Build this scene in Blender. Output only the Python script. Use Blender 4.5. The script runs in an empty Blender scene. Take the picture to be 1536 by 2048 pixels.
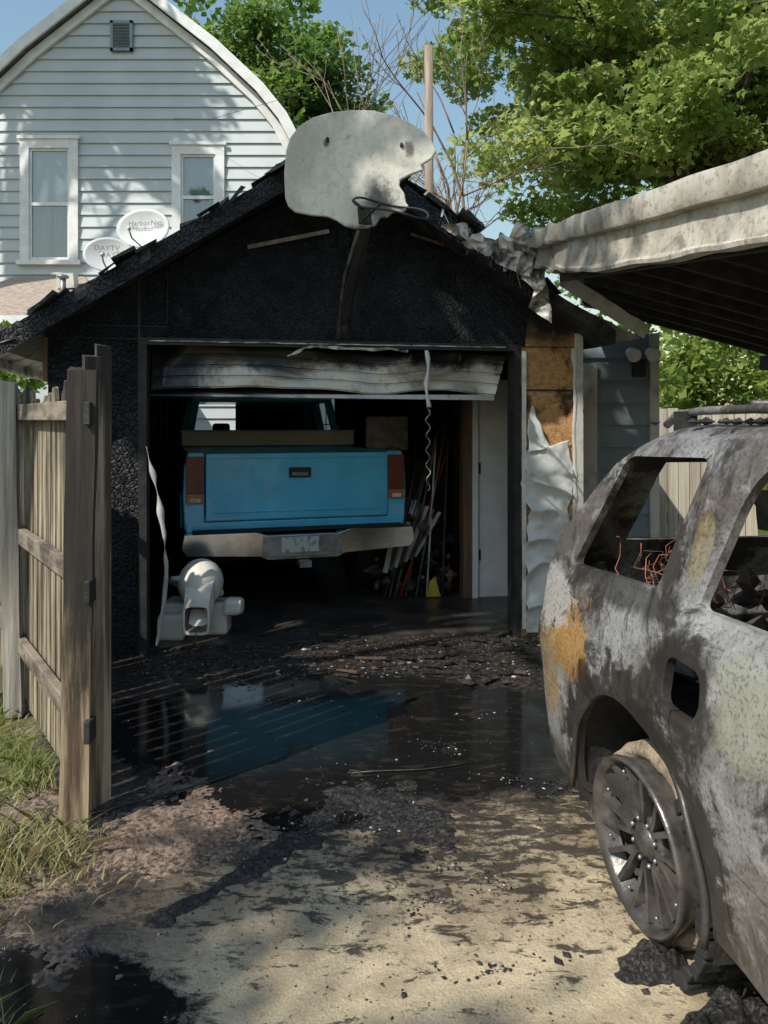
import bpy, math, random
import bmesh
import numpy as np
from mathutils import Vector, Matrix, noise, Euler
random.seed(7); rng=np.random.default_rng(7)
scene=bpy.context.scene
COL=scene.collection
R=math.radians
scene.view_settings.view_transform='Standard'
try: scene.view_settings.look='None'
except Exception: pass
scene.view_settings.exposure=0

# ------------------------------------------------------------------ helpers
def empty(name,loc=(0,0,0),rz=0):
    e=bpy.data.objects.new(name,None); e.location=loc; e.rotation_euler=(0,0,rz); COL.objects.link(e); return e

class MB:
    def __init__(s): s.v=[];s.f=[];s.mi=[];s.mats=[];s.sm=[]
    def m(s,mat):
        if mat not in s.mats: s.mats.append(mat)
        return s.mats.index(mat)
    def add(s,vs,fs,mat,smooth=False):
        o=len(s.v); s.v.extend([tuple(v) for v in vs]); k=s.m(mat)
        for f in fs: s.f.append([o+i for i in f]); s.mi.append(k); s.sm.append(smooth)
    def box(s,x0,x1,y0,y1,z0,z1,mat,M=None,jit=0):
        vs=[Vector((x,y,z)) for z in (z0,z1) for y in (y0,y1) for x in (x0,x1)]
        if jit: vs=[v+Vector((random.uniform(-jit,jit),random.uniform(-jit,jit),random.uniform(-jit,jit))) for v in vs]
        if M is not None: vs=[M@v for v in vs]
        s.add(vs,[(0,2,3,1),(4,5,7,6),(0,1,5,4),(2,6,7,3),(0,4,6,2),(1,3,7,5)],mat)
    def beam(s,a,b,w,h,mat,up=(0,0,1)):
        a=Vector(a);b=Vector(b);d=(b-a); L=d.length; d.normalize()
        u=Vector(up); x=d.cross(u)
        if x.length<1e-4: x=d.cross(Vector((1,0,0)))
        x.normalize(); z=x.cross(d)
        M=Matrix(((x.x,d.x,z.x,a.x),(x.y,d.y,z.y,a.y),(x.z,d.z,z.z,a.z),(0,0,0,1)))
        s.box(-w/2,w/2,0,L,-h/2,h/2,mat,M)
    def prism(s,pts,y0,y1,mat,f=None):
        n=len(pts); vs=[Vector((p[0],y0,p[1])) for p in pts]+[Vector((p[0],y1,p[1])) for p in pts]
        if f: vs=[f(v) for v in vs]
        s.add(vs,[list(range(n)),list(range(2*n-1,n-1,-1))]+[(i,n+i,n+(i+1)%n,(i+1)%n) for i in range(n)],mat)
    def ribbon(s,cl,wd,mat):
        vs=[]
        for c,w in zip(cl,wd): c=Vector(c); vs+= [c-Vector((w,0,0)),c+Vector((0,-.3*w,0)),c+Vector((w,0,0))]
        fs=[]
        for i in range(len(cl)-1): a=i*3; fs+=[(a,a+1,a+4,a+3),(a+1,a+2,a+5,a+4)]
        s.add(vs,fs,mat,True)
    def tube(s,pts,r,mat,n=8,r1=None,cap=True):
        pts=[Vector(p) for p in pts]; N=len(pts); vs=[];fs=[]
        if r1 is None: r1=r
        ref=Vector((0.13,0.27,0.95))
        for i,p in enumerate(pts):
            d=(pts[min(i+1,N-1)]-pts[max(i-1,0)]).normalized()
            x=d.cross(ref)
            if x.length<1e-3: x=d.cross(Vector((1,0,0)))
            x.normalize(); y=d.cross(x)
            rr=r+(r1-r)*i/max(1,N-1)
            for k in range(n):
                a=2*math.pi*k/n; vs.append(p+x*math.cos(a)*rr+y*math.sin(a)*rr)
        for i in range(N-1):
            for k in range(n):
                k2=(k+1)%n; fs.append((i*n+k,i*n+k2,(i+1)*n+k2,(i+1)*n+k))
        if cap: fs.append(list(range(n-1,-1,-1))); fs.append([(N-1)*n+k for k in range(n)])
        s.add(vs,fs,mat,True)
    def ell(s,c,r,mat,nu=20,nv=12,M=None,v0=0,v1=1):
        vs=[];fs=[]
        for j in range(nv+1):
            t=math.pi*(v0+(v1-v0)*j/nv)
            for i in range(nu):
                a=2*math.pi*i/nu
                v=Vector((r[0]*math.sin(t)*math.cos(a),r[1]*math.sin(t)*math.sin(a),r[2]*math.cos(t)))
                if M is not None: v=M@v
                vs.append(v+Vector(c))
        for j in range(nv):
            for i in range(nu):
                i2=(i+1)%nu; fs.append((j*nu+i,(j+1)*nu+i,(j+1)*nu+i2,j*nu+i2))
        s.add(vs,fs,mat,True)
    def revolve(s,prof,mat,n=40,M=None,noisef=None):
        vs=[];fs=[];P=len(prof)
        for i in range(n):
            a=2*math.pi*i/n
            for (r,y) in prof:
                v=Vector((r*math.cos(a),y,r*math.sin(a)))
                if noisef: v=noisef(v)
                if M is not None: v=M@v
                vs.append(v)
        for i in range(n):
            i2=(i+1)%n
            for j in range(P-1): fs.append((i*P+j,i*P+j+1,i2*P+j+1,i2*P+j))
        s.add(vs,fs,mat,True)
    def sheet(s,p00,p10,p01,p11,nu,nv,fn,mat,smooth=True):
        p00,p10,p01,p11=[Vector(p) for p in (p00,p10,p01,p11)]
        nrm=(p10-p00).cross(p01-p00).normalized(); vs=[];fs=[]
        for j in range(nv+1):
            for i in range(nu+1):
                u=i/nu;v=j/nv
                p=(p00*(1-u)+p10*u)*(1-v)+(p01*(1-u)+p11*u)*v
                vs.append(p+fn(u,v,p,nrm))
        for j in range(nv):
            for i in range(nu):
                a=j*(nu+1)+i; fs.append((a,a+1,a+nu+2,a+nu+1))
        s.add(vs,fs,mat,smooth)
    def chunk(s,c,r,mat,flat=1.0):
        base=[(1,0,0),(-1,0,0),(0,1,0),(0,-1,0),(0,0,1),(0,0,-1)]
        a=random.uniform(0,6.28); st=random.uniform(.5,1.8)
        vs=[]
        for b in base:
            v=Vector(b)*r*random.uniform(.6,1.3); v.x*=st; v.z*=flat
            v=Matrix.Rotation(a,3,'Z')@v
            vs.append(v+Vector(c))
        s.add(vs,[(0,2,4),(2,1,4),(1,3,4),(3,0,4),(2,0,5),(1,2,5),(3,1,5),(0,3,5)],mat)
    def obj(s,name,parent=None,bevel=0,solid=0,sharp=None):
        me=bpy.data.meshes.new(name); me.from_pydata(s.v,[],s.f)
        for m in s.mats: me.materials.append(m)
        me.polygons.foreach_set('material_index',s.mi); me.polygons.foreach_set('use_smooth',s.sm)
        me.update()
        if sharp:
            try: me.set_sharp_from_angle(angle=R(sharp))
            except Exception: pass
        o=bpy.data.objects.new(name,me); COL.objects.link(o)
        if parent: o.parent=parent
        if bevel:
            b=o.modifiers.new('b','BEVEL'); b.width=bevel; b.segments=2; b.limit_method='ANGLE'; b.angle_limit=R(40)
        if solid:
            b=o.modifiers.new('s','SOLIDIFY'); b.thickness=solid; b.offset=0
        return o

def nz(p,sc,seed=0): return noise.noise(Vector((p[0]*sc+seed*7.3,p[1]*sc-seed*3.1,p[2]*sc+seed*1.7)))

# ------------------------------------------------------------------ materials
class NT:
    def __init__(s,name):
        s.mat=bpy.data.materials.new(name); s.mat.use_nodes=True; s.t=s.mat.node_tree; s.n=s.t.nodes; s.l=s.t.links
        s.b=s.n.get('Principled BSDF'); s.out=s.n.get('Material Output')
        s.tc=s.n.new('ShaderNodeTexCoord'); s.P=s.tc.outputs['Object']
    def noise(s,scale,detail=4,rough=.6,vec=None,dist=0):
        n=s.n.new('ShaderNodeTexNoise'); n.inputs['Scale'].default_value=scale; n.inputs['Detail'].default_value=detail
        n.inputs['Roughness'].default_value=rough; n.inputs['Distortion'].default_value=dist
        s.l.new(vec or s.P,n.inputs['Vector']); return n.outputs['Fac']
    def voro(s,scale,vec=None,feature='DISTANCE_TO_EDGE'):
        n=s.n.new('ShaderNodeTexVoronoi'); n.feature=feature; n.inputs['Scale'].default_value=scale
        s.l.new(vec or s.P,n.inputs['Vector']); return n.outputs['Distance']
    def mapping(s,loc=(0,0,0),scale=(1,1,1)):
        n=s.n.new('ShaderNodeMapping'); n.inputs['Location'].default_value=loc; n.inputs['Scale'].default_value=scale
        s.l.new(s.P,n.inputs['Vector']); return n.outputs['Vector']
    def val(s,inp,x):
        if isinstance(x,(int,float)): inp.default_value=x
        elif isinstance(x,tuple): inp.default_value=(*x,1) if len(x)==3 and inp.type=='RGBA' else x
        else: s.l.new(x,inp)
    def math(s,op,a,b=0,c=None,clamp=False):
        n=s.n.new('ShaderNodeMath'); n.operation=op; n.use_clamp=clamp; s.val(n.inputs[0],a); s.val(n.inputs[1],b)
        if c is not None: s.val(n.inputs[2],c)
        return n.outputs[0]
    def mr(s,x,a,b,c=0,d=1):
        n=s.n.new('ShaderNodeMapRange'); n.clamp=True; n.interpolation_type='SMOOTHSTEP'
        s.val(n.inputs[0],x)
        for i,v in enumerate((a,b,c,d)): n.inputs[i+1].default_value=v
        return n.outputs[0]
    def mix(s,f,a,b):
        n=s.n.new('ShaderNodeMix'); n.data_type='RGBA'; s.val(n.inputs[0],f); s.val(n.inputs[6],a); s.val(n.inputs[7],b); return n.outputs[2]
    def ellmask(s,c,r,n=None,amp=.5,e0=1.0,e1=.8):
        v=s.mapping((-c[0]/r[0],-c[1]/r[1],-c[2]/r[2]),(1/r[0],1/r[1],1/r[2]))
        q=s.n.new('ShaderNodeVectorMath'); q.operation='LENGTH'; s.l.new(v,q.inputs[0])
        d=q.outputs['Value']
        if n is not None: d=s.math('ADD',d,s.math('MULTIPLY',s.math('SUBTRACT',n,.5),amp))
        return s.mr(d,e0,e1)
    def xyz(s):
        n=s.n.new('ShaderNodeSeparateXYZ'); s.l.new(s.P,n.inputs[0]); return n.outputs
    def bump(s,h,strength=.5,dist=.01):
        n=s.n.new('ShaderNodeBump'); s.val(n.inputs['Strength'],strength); n.inputs['Distance'].default_value=dist; s.l.new(h,n.inputs['Height']); s.l.new(n.outputs[0],s.b.inputs['Normal']); return n
    def fin(s,col,rough=.7,metal=0,spec=None):
        s.val(s.b.inputs['Base Color'],col); s.val(s.b.inputs['Roughness'],rough); s.val(s.b.inputs['Metallic'],metal)
        if spec is not None: s.b.inputs['Specular IOR Level'].default_value=spec
        return s.mat

def simple(name,c1,c2=None,scale=6,rough=.7,metal=0,bump=.2,bs=None,lo=.35,hi=.65,detail=5,stretch=None,bd=.01,spec=None):
    t=NT(name); c2=c2 or tuple(x*.75 for x in c1)
    vec=t.mapping((0,0,0),stretch) if stretch else None
    n=t.noise(scale,detail,.65,vec)
    col=t.mix(t.mr(n,lo,hi),c1,c2)
    if bump: t.bump(t.noise(bs or scale*6,4,.6,vec),bump,bd)
    return t.fin(col,rough,metal,spec)

def mk_char(name,tint=(.016,.019,.025),vs=34,br=.55):
    t=NT(name)
    v=t.voro(vs,t.mapping((0,0,0),(1,1,.75))); n=t.noise(2.2,6,.65,None,.4); n2=t.noise(70,4,.7); n3=t.noise(9,6,.7)
    col=t.mix(t.mr(n,.40,.70),tint,tuple(x*2.2+.006 for x in tint))
    col=t.mix(t.mr(n3,.54,.70,0,br),col,(.075,.08,.085))
    col=t.mix(t.mr(v,.0,.07,.75,0),col,(.004,.004,.005))
    col=t.mix(t.mr(n2,.64,.72,0,.85),col,(.17,.17,.17))  # lighter flecks painted into the char as lit speckle
    h=t.math('ADD',t.mr(v,0,.18),t.math('MULTIPLY',n2,.7)); h=t.math('ADD',h,n3)
    t.bump(h,1.,.045)
    return t.fin(col,t.mr(n3,.3,.7,.30,.62))
M_char=mk_char('charred_siding')
M_charflat=mk_char('charred_plywood',(.016,.021,.029),48,.55)
M_soot=simple('soot_black',(.012,.012,.013),(.032,.030,.028),5,.7,bump=.6,bs=30)
M_sootwall=simple('sooty_interior',(.018,.015,.013),(.07,.055,.042),2.5,.8,bump=.3,bs=25,lo=.5,hi=.8)
M_shingle=simple('charred_shingle',(.014,.014,.015),(.07,.068,.066),9,.6,bump=1.,bs=26,bd=.04)
M_white=simple('white_trim',(.78,.78,.77),(.66,.66,.64),4,.5,bump=.05)
M_dwhite=simple('dirty_white',(.62,.61,.57),(.26,.24,.22),5,.55,bump=.2,lo=.45,hi=.8)
M_metalwhite=simple('scorched_painted_metal',(.50,.48,.44),(.10,.09,.085),9,.4,metal=.1,bump=.3,lo=.42,hi=.62)
M_vinyl=simple('melted_vinyl',(.60,.62,.60),(.36,.36,.35),8,.4,bump=.15,lo=.5,hi=.85)
M_galv=simple('galvanised',(.35,.36,.37),(.2,.2,.2),8,.4,metal=.7,bump=.1)
M_roomdark=simple('unlit_room_backing',(.03,.04,.045),(.06,.07,.075),2,.05,bump=0)
M_curtain=simple('curtain',(.32,.34,.38),(.2,.22,.26),3,.9,bump=.3,stretch=(12,1,.6))
M_blind=simple('blinds',(.42,.45,.44),(.34,.37,.36),20,.6,bump=.2,stretch=(.3,1,3))
M_concrete_in=simple('sooty_slab',(.07,.06,.052),(.022,.02,.019),4,.35,bump=.4)
t=NT('osb_board'); n=t.noise(26,6,.7,t.mapping((0,0,0),(1,1,1.8)),1.5); n2=t.noise(3,4); v=t.voro(30,None,'F1')
col=t.mix(t.mr(n,.35,.62),(.60,.33,.13),(.30,.14,.05)); col=t.mix(t.mr(v,.2,.8,0,.35),col,(.62,.4,.2)); col=t.mix(t.mr(n2,.54,.66),col,(.05,.02,.01))
z=t.xyz()[2]
col=t.mix(t.mr(t.math('ADD',z,t.math('MULTIPLY',n2,.6)),2.40,2.65),col,(.012,.01,.01))
t.bump(n,.5,.01); M_ply=t.fin(col,.75)
M_red=simple('taillight_red',(.20,.018,.018),(.12,.012,.012),8,.2,bump=0)
M_amber=simple('taillight_amber',(.5,.15,.06),(.4,.1,.04),8,.2,bump=0)
M_chrome=simple('chrome',(.70,.71,.72),(.5,.5,.5),5,.14,metal=.9,bump=.05,bs=6)
t=NT('blue_truck_paint'); n=t.noise(3,4); n2=t.noise(24,4); n3=t.noise(5,5,.6,t.mapping((0,0,0),(.5,1,3)))
col=t.mix(t.mr(n,.4,.7),(.10,.56,.84),(.075,.46,.73)); col=t.mix(t.mr(n3,.5,.7,0,.25),col,(.2,.3,.35)); t.b.inputs['Coat Weight'].default_value=.5
t.bump(n,.12,.02); M_blue=t.fin(col,t.mr(n2,.3,.7,.22,.42),.0)
M_rubber=simple('rubber',(.012,.012,.012),(.02,.02,.02),8,.8,bump=.3)

def burntwood(name,zlo,zhi,light=(.36,.29,.2),dark=(.10,.075,.05)):
    t=NT(name); g=t.noise(14,5,.65,t.mapping((0,0,0),(1,1,.07))); n=t.noise(2.2,5)
    col=t.mix(t.mr(g,.38,.62),light,dark); z=t.xyz()[2]
    zz=t.math('ADD',z,t.math('MULTIPLY',t.math('SUBTRACT',n,.5),1.6))
    zz=t.math('ADD',zz,t.math('MULTIPLY',t.math('SUBTRACT',g,.5),1.4))
    col=t.mix(t.mr(zz,zlo,zhi,.0,.93),col,(.016,.014,.013))
    t.bump(g,.8,.012); return t.fin(col,.8)
M_post=burntwood('burnt_post_wood',.25,.95,(.46,.35,.22),(.13,.085,.05))
M_picket=burntwood('burnt_picket_wood',1.0,2.2,(.40,.33,.23),(.09,.065,.042))
M_gwood=simple('weathered_wood',(.44,.41,.36),(.20,.18,.155),5,.8,bump=.5,stretch=(3,3,.12))
M_rail=simple('smoked_rail_wood',(.26,.21,.16),(.07,.055,.045),4,.8,bump=.5,stretch=(1,1,3))
M_fence2=simple('pale_fence_wood',(.55,.50,.40),(.34,.29,.23),4,.8,bump=.3,stretch=(3,3,.12))  # paler wood for the two rear fences
M_timber=simple('dark_timber',(.065,.055,.045),(.028,.025,.022),6,.8,bump=.3)
M_brwood=simple('brown_framing',(.20,.11,.06),(.08,.045,.03),5,.8,bump=.3,stretch=(3,3,.2))

# ------------------------------------------------------------------ ground
t=NT('ground_soil_grass'); n=t.noise(1.3,6); n2=t.noise(24,5)
col=t.mix(t.mr(n,.4,.62),(.11,.095,.055),(.07,.10,.03)); col=t.mix(t.mr(n2,.45,.7),col,(.22,.18,.11))
t.bump(n2,.8,.03); M_ground=t.fin(col,.95)
g=MB(); g.add([(-400,-200,-.012),(400,-200,-.012),(400,600,-.012),(-400,600,-.012)],[(0,1,2,3)],M_ground); g.obj('ground')

t=NT('driveway_concrete')
nb=t.noise(1.1,7,.62); nm=t.noise(4.5,6,.65,None,.6); nf=t.noise(110,4,.7); ns=t.noise(7,7,.72,t.mapping((3,0,0),(1,2.4,1)),.5); nq=t.noise(26,6,.75)
tan=t.mix(t.mr(nm,.35,.65),(.56,.46,.30),(.40,.32,.205))
tan=t.mix(t.mr(nf,.42,.72,0,.6),tan,(.19,.145,.095))
x,y,z=t.xyz()
sy=t.mr(y,1.9,3.1,-.05,.09)
stain=t.mr(t.math('ADD',ns,sy),.53,.60)
stain2=t.mr(t.math('ADD',nq,t.math('MULTIPLY',sy,.9)),.56,.62)
stain=t.math('MAXIMUM',stain,t.math('MULTIPLY',stain2,.8))
damp=t.mr(t.math('ADD',nb,sy),.45,.56)
tan=t.mix(t.math('MULTIPLY',damp,.6),tan,(.17,.125,.085))
tan=t.mix(t.math('MULTIPLY',stain,.88),tan,(.032,.028,.025))
yy=t.math('ADD',y,t.math('MULTIPLY',t.math('SUBTRACT',nb,.5),1.8))
yy=t.math('ADD',yy,t.math('MULTIPLY',t.math('SUBTRACT',ns,.5),1.5))
yy=t.math('ADD',yy,t.math('MULTIPLY',x,-.20))
blk=t.mr(yy,2.75,3.45)
lft=t.mr(t.math('ADD',x,t.math('ADD',t.math('MULTIPLY',nb,.9),t.math('MULTIPLY',nq,.5))),.20,-.20)
wet=t.math('MAXIMUM',blk,t.math('MULTIPLY',lft,.85))
soot=t.mix(t.mr(nq,.42,.62),(.014,.013,.013),(.085,.066,.054))
col=t.mix(wet,tan,soot)
pud=t.ellmask((-.20,3.98,0),(1.48,.90,1),t.math('ADD',nb,t.math('ADD',t.math('MULTIPLY',nq,.35),t.math('MULTIPLY',nm,.35))),1.1,1.38,1.24)
pud2=t.ellmask((-1.15,2.02,0),(.66,.30,1),nm,1.1,1.05,.9)
pud3=t.ellmask((-.40,3.2,0),(.55,.30,1),nm,1.3,1.0,.9)
pd=t.math('MAXIMUM',pud,t.math('MAXIMUM',pud2,pud3))
scum=t.mr(ns,.50,.66,0,.6)
col=t.mix(pd,col,t.mix(scum,(.010,.010,.010),(.045,.036,.028)))
rg=t.math('MULTIPLY_ADD',wet,-.55,.85); rg=t.math('ADD',rg,t.math('MULTIPLY',stain,-.5)); rg=t.math('ADD',rg,t.math('MULTIPLY',damp,-.25)); rg=t.math('MAXIMUM',rg,.12)
pdr=t.math('MULTIPLY',pd,t.math('SUBTRACT',.94,t.math('MULTIPLY',t.mr(nq,.55,.68),.3)))
rg=t.math('MULTIPLY',rg,t.math('SUBTRACT',1,pdr))
hb=t.math('ADD',t.math('MULTIPLY',nf,.25),t.math('MULTIPLY',nq,.8)); hb=t.math('ADD',hb,t.math('MULTIPLY',nm,.8))
h=t.math('MULTIPLY',hb,t.math('SUBTRACT',1,t.math('MULTIPLY',pd,.98)))
bm=t.bump(h,.6,.02)
M_drive=t.fin(col,rg)
g=MB(); g.add([(-1.75,-3,0),(5,-3,0),(5,5.9,0),(2.2,6.2,0),(-2.6,5.3,0),(-1.9,4.2,0),(-1.45,3.1,0)],[(0,1,2,3,4,5,6)],M_drive); g.obj('driveway')

t=NT('wood_chip_mud'); n=t.noise(55,6,.75); n2=t.noise(3,5)
col=t.mix(t.mr(n,.38,.60),(.06,.042,.032),(.32,.225,.165)); col=t.mix(t.mr(n2,.45,.62,0,.85),col,(.035,.028,.023))
t.bump(n,.8,.015); M_mud=t.fin(col,t.mr(n,.35,.6,.3,.8))
def heightfield(name,x0,x1,y0,y1,res,fn,mat):
    nx=int((x1-x0)/res);ny=int((y1-y0)/res);m=MB();vs=[];fs=[];H=[]
    for j in range(ny+1):
        for i in range(nx+1):
            X=x0+i*res;Y=y0+j*res;h=fn(X,Y);H.append(h);vs.append((X,Y,h))
    for j in range(ny):
        for i in range(nx):
            a=j*(nx+1)+i; q=(a,a+1,a+nx+2,a+nx+1)
            if max(H[k] for k in q)>.0: fs.append(q)
    m.add(vs,fs,mat,True); return m.obj(name)
def mudh(X,Y):
    d=math.hypot((X+1.05)/.60,(Y-2.88)/.58)+.8*nz((X,Y,0),2.5,1)+.5*nz((X,Y,0),9,1)
    e=max(0,1-d); return -.004+.008*min(e*1.5,1)+(.007*nz((X,Y,0),20,2)+.009*nz((X,Y,0),55,3))*min(1,e*3)
heightfield('mud',-1.95,-.1,2.0,3.7,.010,mudh,M_mud)
pts=[Vector((-.74,2.42)),Vector((-.5,2.68)),Vector((-.3,2.98)),Vector((-.08,3.2)),Vector((.13,3.0))]
def segd(p,a,b):
    ab=b-a; tt=max(0,min(1,(p-a).dot(ab)/ab.length_squared)); return (p-a-ab*tt).length,tt
t=NT('wet_ash_sludge'); n=t.noise(70,5,.75)
col=t.mix(t.mr(n,.48,.70),(.014,.013,.013),(.14,.12,.105)); t.bump(n,1.,.012); M_sludge=t.fin(col,t.mr(n,.35,.6,.12,.5))
def ridge(X,Y):
    p=Vector((X,Y)); best=9
    for i in range(4):
        d,tt=segd(p,pts[i],pts[i+1]); w=(.035,.05,.12,.19,.15)[i]; best=min(best,d/w)
    best+=1.2*nz((X,Y,0),10,5)+.7*nz((X,Y,0),30,6)
    e=max(0,1-best); return -.004+ (.017*min(1,e*1.3)*(1+.9*nz((X,Y,0),30,6)) if e>0 else -.01)
heightfield('ash_sludge',-1,.45,2.3,3.5,.009,ridge,M_sludge)
def tirecr(X,Y):
    d=min(math.hypot((X-.98)/.24,(Y-1.98)/.16),math.hypot((X-1.12)/.22,(Y-1.72)/.2),math.hypot((X-.80)/.13,(Y-2.22)/.09))+.6*nz((X,Y,0),7,8)+.3*nz((X,Y,0),22,8)
    e=max(0,1-d); return -.01+(.05*min(1,e*1.8)*(1+.8*nz((X,Y,0),28,9)) if e>0 else -.01)
heightfield('burned_tire_residue',.6,1.5,1.4,2.4,.010,tirecr,M_sludge)

M_bit1=simple('char_bits',(.014,.013,.013),(.05,.045,.04),20,.4,bump=.3)
M_bit2=simple('ash_flakes',(.5,.5,.5),(.25,.24,.23),20,.4,bump=.1)
M_bit3=simple('rusty_bits',(.13,.07,.045),(.08,.06,.045),20,.6,bump=.1)
m=MB()
def dens(X,Y):
    if Y>4.75: return .95
    if Y>3.6: return .06+.3*max(0,nz((X,Y,0),2,3))
    return .12+.6*max(0,nz((X,Y,0),3,4))
cnt=0
while cnt<6500:
    Y=random.uniform(1.9,6.0); X=random.uniform(-1.65,1.35)
    if random.random()<dens(X,Y)*(1 if Y>4.6 else .85):
        r=random.uniform(.0015,.006) if random.random()<.96 else random.uniform(.008,.016)
        if Y>4.75: r*=2.3
        k=random.random(); mt=M_bit1 if k<.82 else (M_bit2 if k<.90 else M_bit3)
        if mt is M_bit2: r*=.7
        m.chunk((X,Y,r*.2),r,mt,.4); cnt+=1
for i in range(70):
    X=random.uniform(-1.4,1.2);Y=random.uniform(4.75,5.9);a=random.uniform(-1,1);L=random.uniform(.05,.26)
    m.beam((X,Y,.02),(X+L*math.cos(a),Y+L*math.sin(a)*.6,.03),random.uniform(.008,.028),.012,M_bit1 if random.random()<.93 else M_bit3)
for (X,Y) in ((-.05,2.95),(.05,3.05),(.35,2.6),(.25,2.72),(.1,2.5),(.75,3.3),(.62,3.4),(.32,2.2),(-.1,3.15),(.0,3.1),(.1,2.95),(-.3,3.0),(-.45,2.75),(-.2,3.05),(.3,3.7),(-.5,4.3),(.55,4.1)):
    for k in range(34): m.chunk((X+random.gauss(0,.08),Y+random.gauss(0,.035),.004),random.uniform(.003,.009),M_bit1 if k%7 else M_bit2,.45)
for i in range(5):
    X=.62+random.uniform(-.1,.15);Y=4.6+random.uniform(-.1,.2); m.chunk((X,Y,.02),.05,M_bit1,.5)
for a,b in (((-1.2,3.05),(-.35,3.7)),((-.15,3.42),(.5,3.55))):
    pl=[]
    for k in range(7):
        u=k/6; pl.append((a[0]+(b[0]-a[0])*u+.012*math.sin(5*u),a[1]+(b[1]-a[1])*u+.015*math.sin(7*u+1),.007))
    m.tube(pl,.005,M_bit1,5,.002)
m.obj('charred_debris')

# ------------------------------------------------------------------ garage
G=empty('burned_garage',(-1.684,5.23,0),R(10))
AP=1.36; AZ=3.585; SL=.64; AL=-.85; AR=3.38
def rz(a): return AZ-SL*abs(a-AP)
WL,WR,DW,DH=-.62,3.22,2.74,2.18
m=MB()
m.box(WL,0,0,.12,0,rz(WL)-.12,M_char)
m.obj('front_wall_pier_left',G)
m=MB(); m.prism([(WL,2.2),(DW+.001,2.2),(WR,2.2),(WR,rz(WR)-.12),(AP,AZ-.13),(WL,rz(WL)-.1)],-.004,.12,M_charflat)
m.prism([(.0,DH),(DW,DH),(DW,2.2),(.0,2.2)],.0,.12,M_soot); m.obj('gable_wall',G)
m=MB(); m.box(DW,WR,.0,.12,0,2.2,M_ply)
m.prism([(2.80,2.2),(3.2,2.2),(3.2,2.33),(2.98,2.52),(2.82,2.42)],-.012,-.004,M_ply)
m.box(DW+.06,WR-.02,-.008,.0,1.86,1.872,M_soot)
m.obj('osb_sheathing',G)
m=MB()
def fold(u,v,p,nn):
    zz=p.z*13+2.6*nz(p,3,2)+u*2.2
    a=(1-abs(math.sin(zz)))**1.6*.05+nz(p,5,4)*.02+nz(p,16,5)*.008
    ex=(nz((0,0,p.z),4,7)*.05+nz((0,0,p.z),14,9)*.03)*(1 if u>.5 else -1)*abs(u-.5)*2
    return Vector((ex,-a-.02,0.02*nz(p,5,6)))
m.sheet((2.80,0,0.02),(3.18,0,.02),(2.80,0,1.40),(3.16,0,1.48),34,150,fold,M_vinyl)
def fold2(u,v,p,nn): return Vector((.03*nz(p,8,2),-.02-.03*abs(nz(p,7,4)),.03*nz(p,9,1)))
m.sheet((2.80,-.01,1.38),(2.98,-.01,1.42),(2.83,-.02,1.74),(2.845,-.02,1.74),8,20,fold2,M_vinyl)
m.obj('crumpled_siding',G,solid=.004)
m=MB()
m.box(3.2,3.26,-.03,.05,0,2.3,M_dwhite,jit=.006)
cl=[];wd=[]
for k in range(60):
    z0=.3+k*.032; cl.append((3.185+.012*nz((0,0,z0),5,1),-.035,z0)); wd.append(.012+.028*max(0,nz((0,0,z0),9,2)+.05))
m.ribbon(cl,wd,M_dwhite)
m.box(DW-.03,DW+.02,-.02,.14,0,DH,M_soot); m.box(-.02,.03,-.02,.14,0,DH,M_soot)
m.box(DW+.03,DW+.06,-.03,-.012,0.05,2.16,M_dwhite,jit=.006)
m.box(-.02,DW+.02,-.022,.0,DH-.02,DH+.03,M_soot)
cl=[(.05+k*.055,-.03,DH+.006+.004*nz((k,0,0),.7,1)) for k in range(48)]
for a,b in zip(cl,cl[1:]): m.beam(a,b,.006,.008,M_metalwhite)
m.obj('door_jambs',G)
m=MB()
m.box(-.03,-.014,-.007,.0,0,2.7,M_soot)
m.box(WL,.17,-.009,-.003,2.285,2.291,M_soot); m.box(.166,.171,-.009,-.003,2.3,2.85,M_soot)
m.box(WL,WR,-.010,-.003,2.195,2.201,M_soot)
m.obj('siding_seams',G)
m=MB()
for (a0,a1) in ((WL,WL+.1),(WR-.1,WR)):
    m.box(a0,a1,.12,6.5,0,2.22,M_sootwall)
B0,B1=6.5,6.6
def bw(a0,a1,z0,z1): m.box(a0,a1,B0,B1,z0,z1,M_sootwall)
bw(WL,-.15,0,2.22);bw(-.15,.5,0,1.4);bw(-.15,.5,1.98,2.22);bw(.5,1.78,0,2.22);bw(1.78,2.06,0,1.2);bw(1.78,2.06,2.02,2.22);bw(2.06,WR,0,2.22)
m.prism([(WL,2.22),(WR,2.22),(AP,AZ-.13)],B0,B1,M_sootwall)
for k in range(9):
    m.box(WL+.1,WL+.19,.3+k*.65,.34+k*.65,0,2.2,M_timber); m.box(WR-.19,WR-.1,.3+k*.65,.34+k*.65,0,2.2,M_timber)
for a in (.62,1.02,1.42,2.2,2.6,2.95): m.box(a,a+.04,6.4,6.5,0,2.2,M_brwood)
for k in range(6): m.box(WL+.1,WR-.1,.8+k*1.0,.85+k*1.0,2.2,2.34,M_timber)
m.box(1.91,1.925,6.5,6.54,1.2,2.02,M_dwhite); m.box(1.78,2.06,6.5,6.54,1.6,1.62,M_dwhite)
m.obj('side_and_back_walls',G)
m=MB(); m.box(WL+.02,WR-.02,.1,6.5,-.01,.012,M_concrete_in); m.obj('floor_slab',G)
m=MB()
for k in range(11): m.box(WL-.02,WL-.001,.13,6.6,.1+k*.2,.1+k*.2+.19,M_dwhite)
m.box(WL-.03,WL+.0,-.02,.12,1.9,2.2,M_brwood)
m.obj('side_cladding',G)
m=MB()
nseg=26
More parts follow.
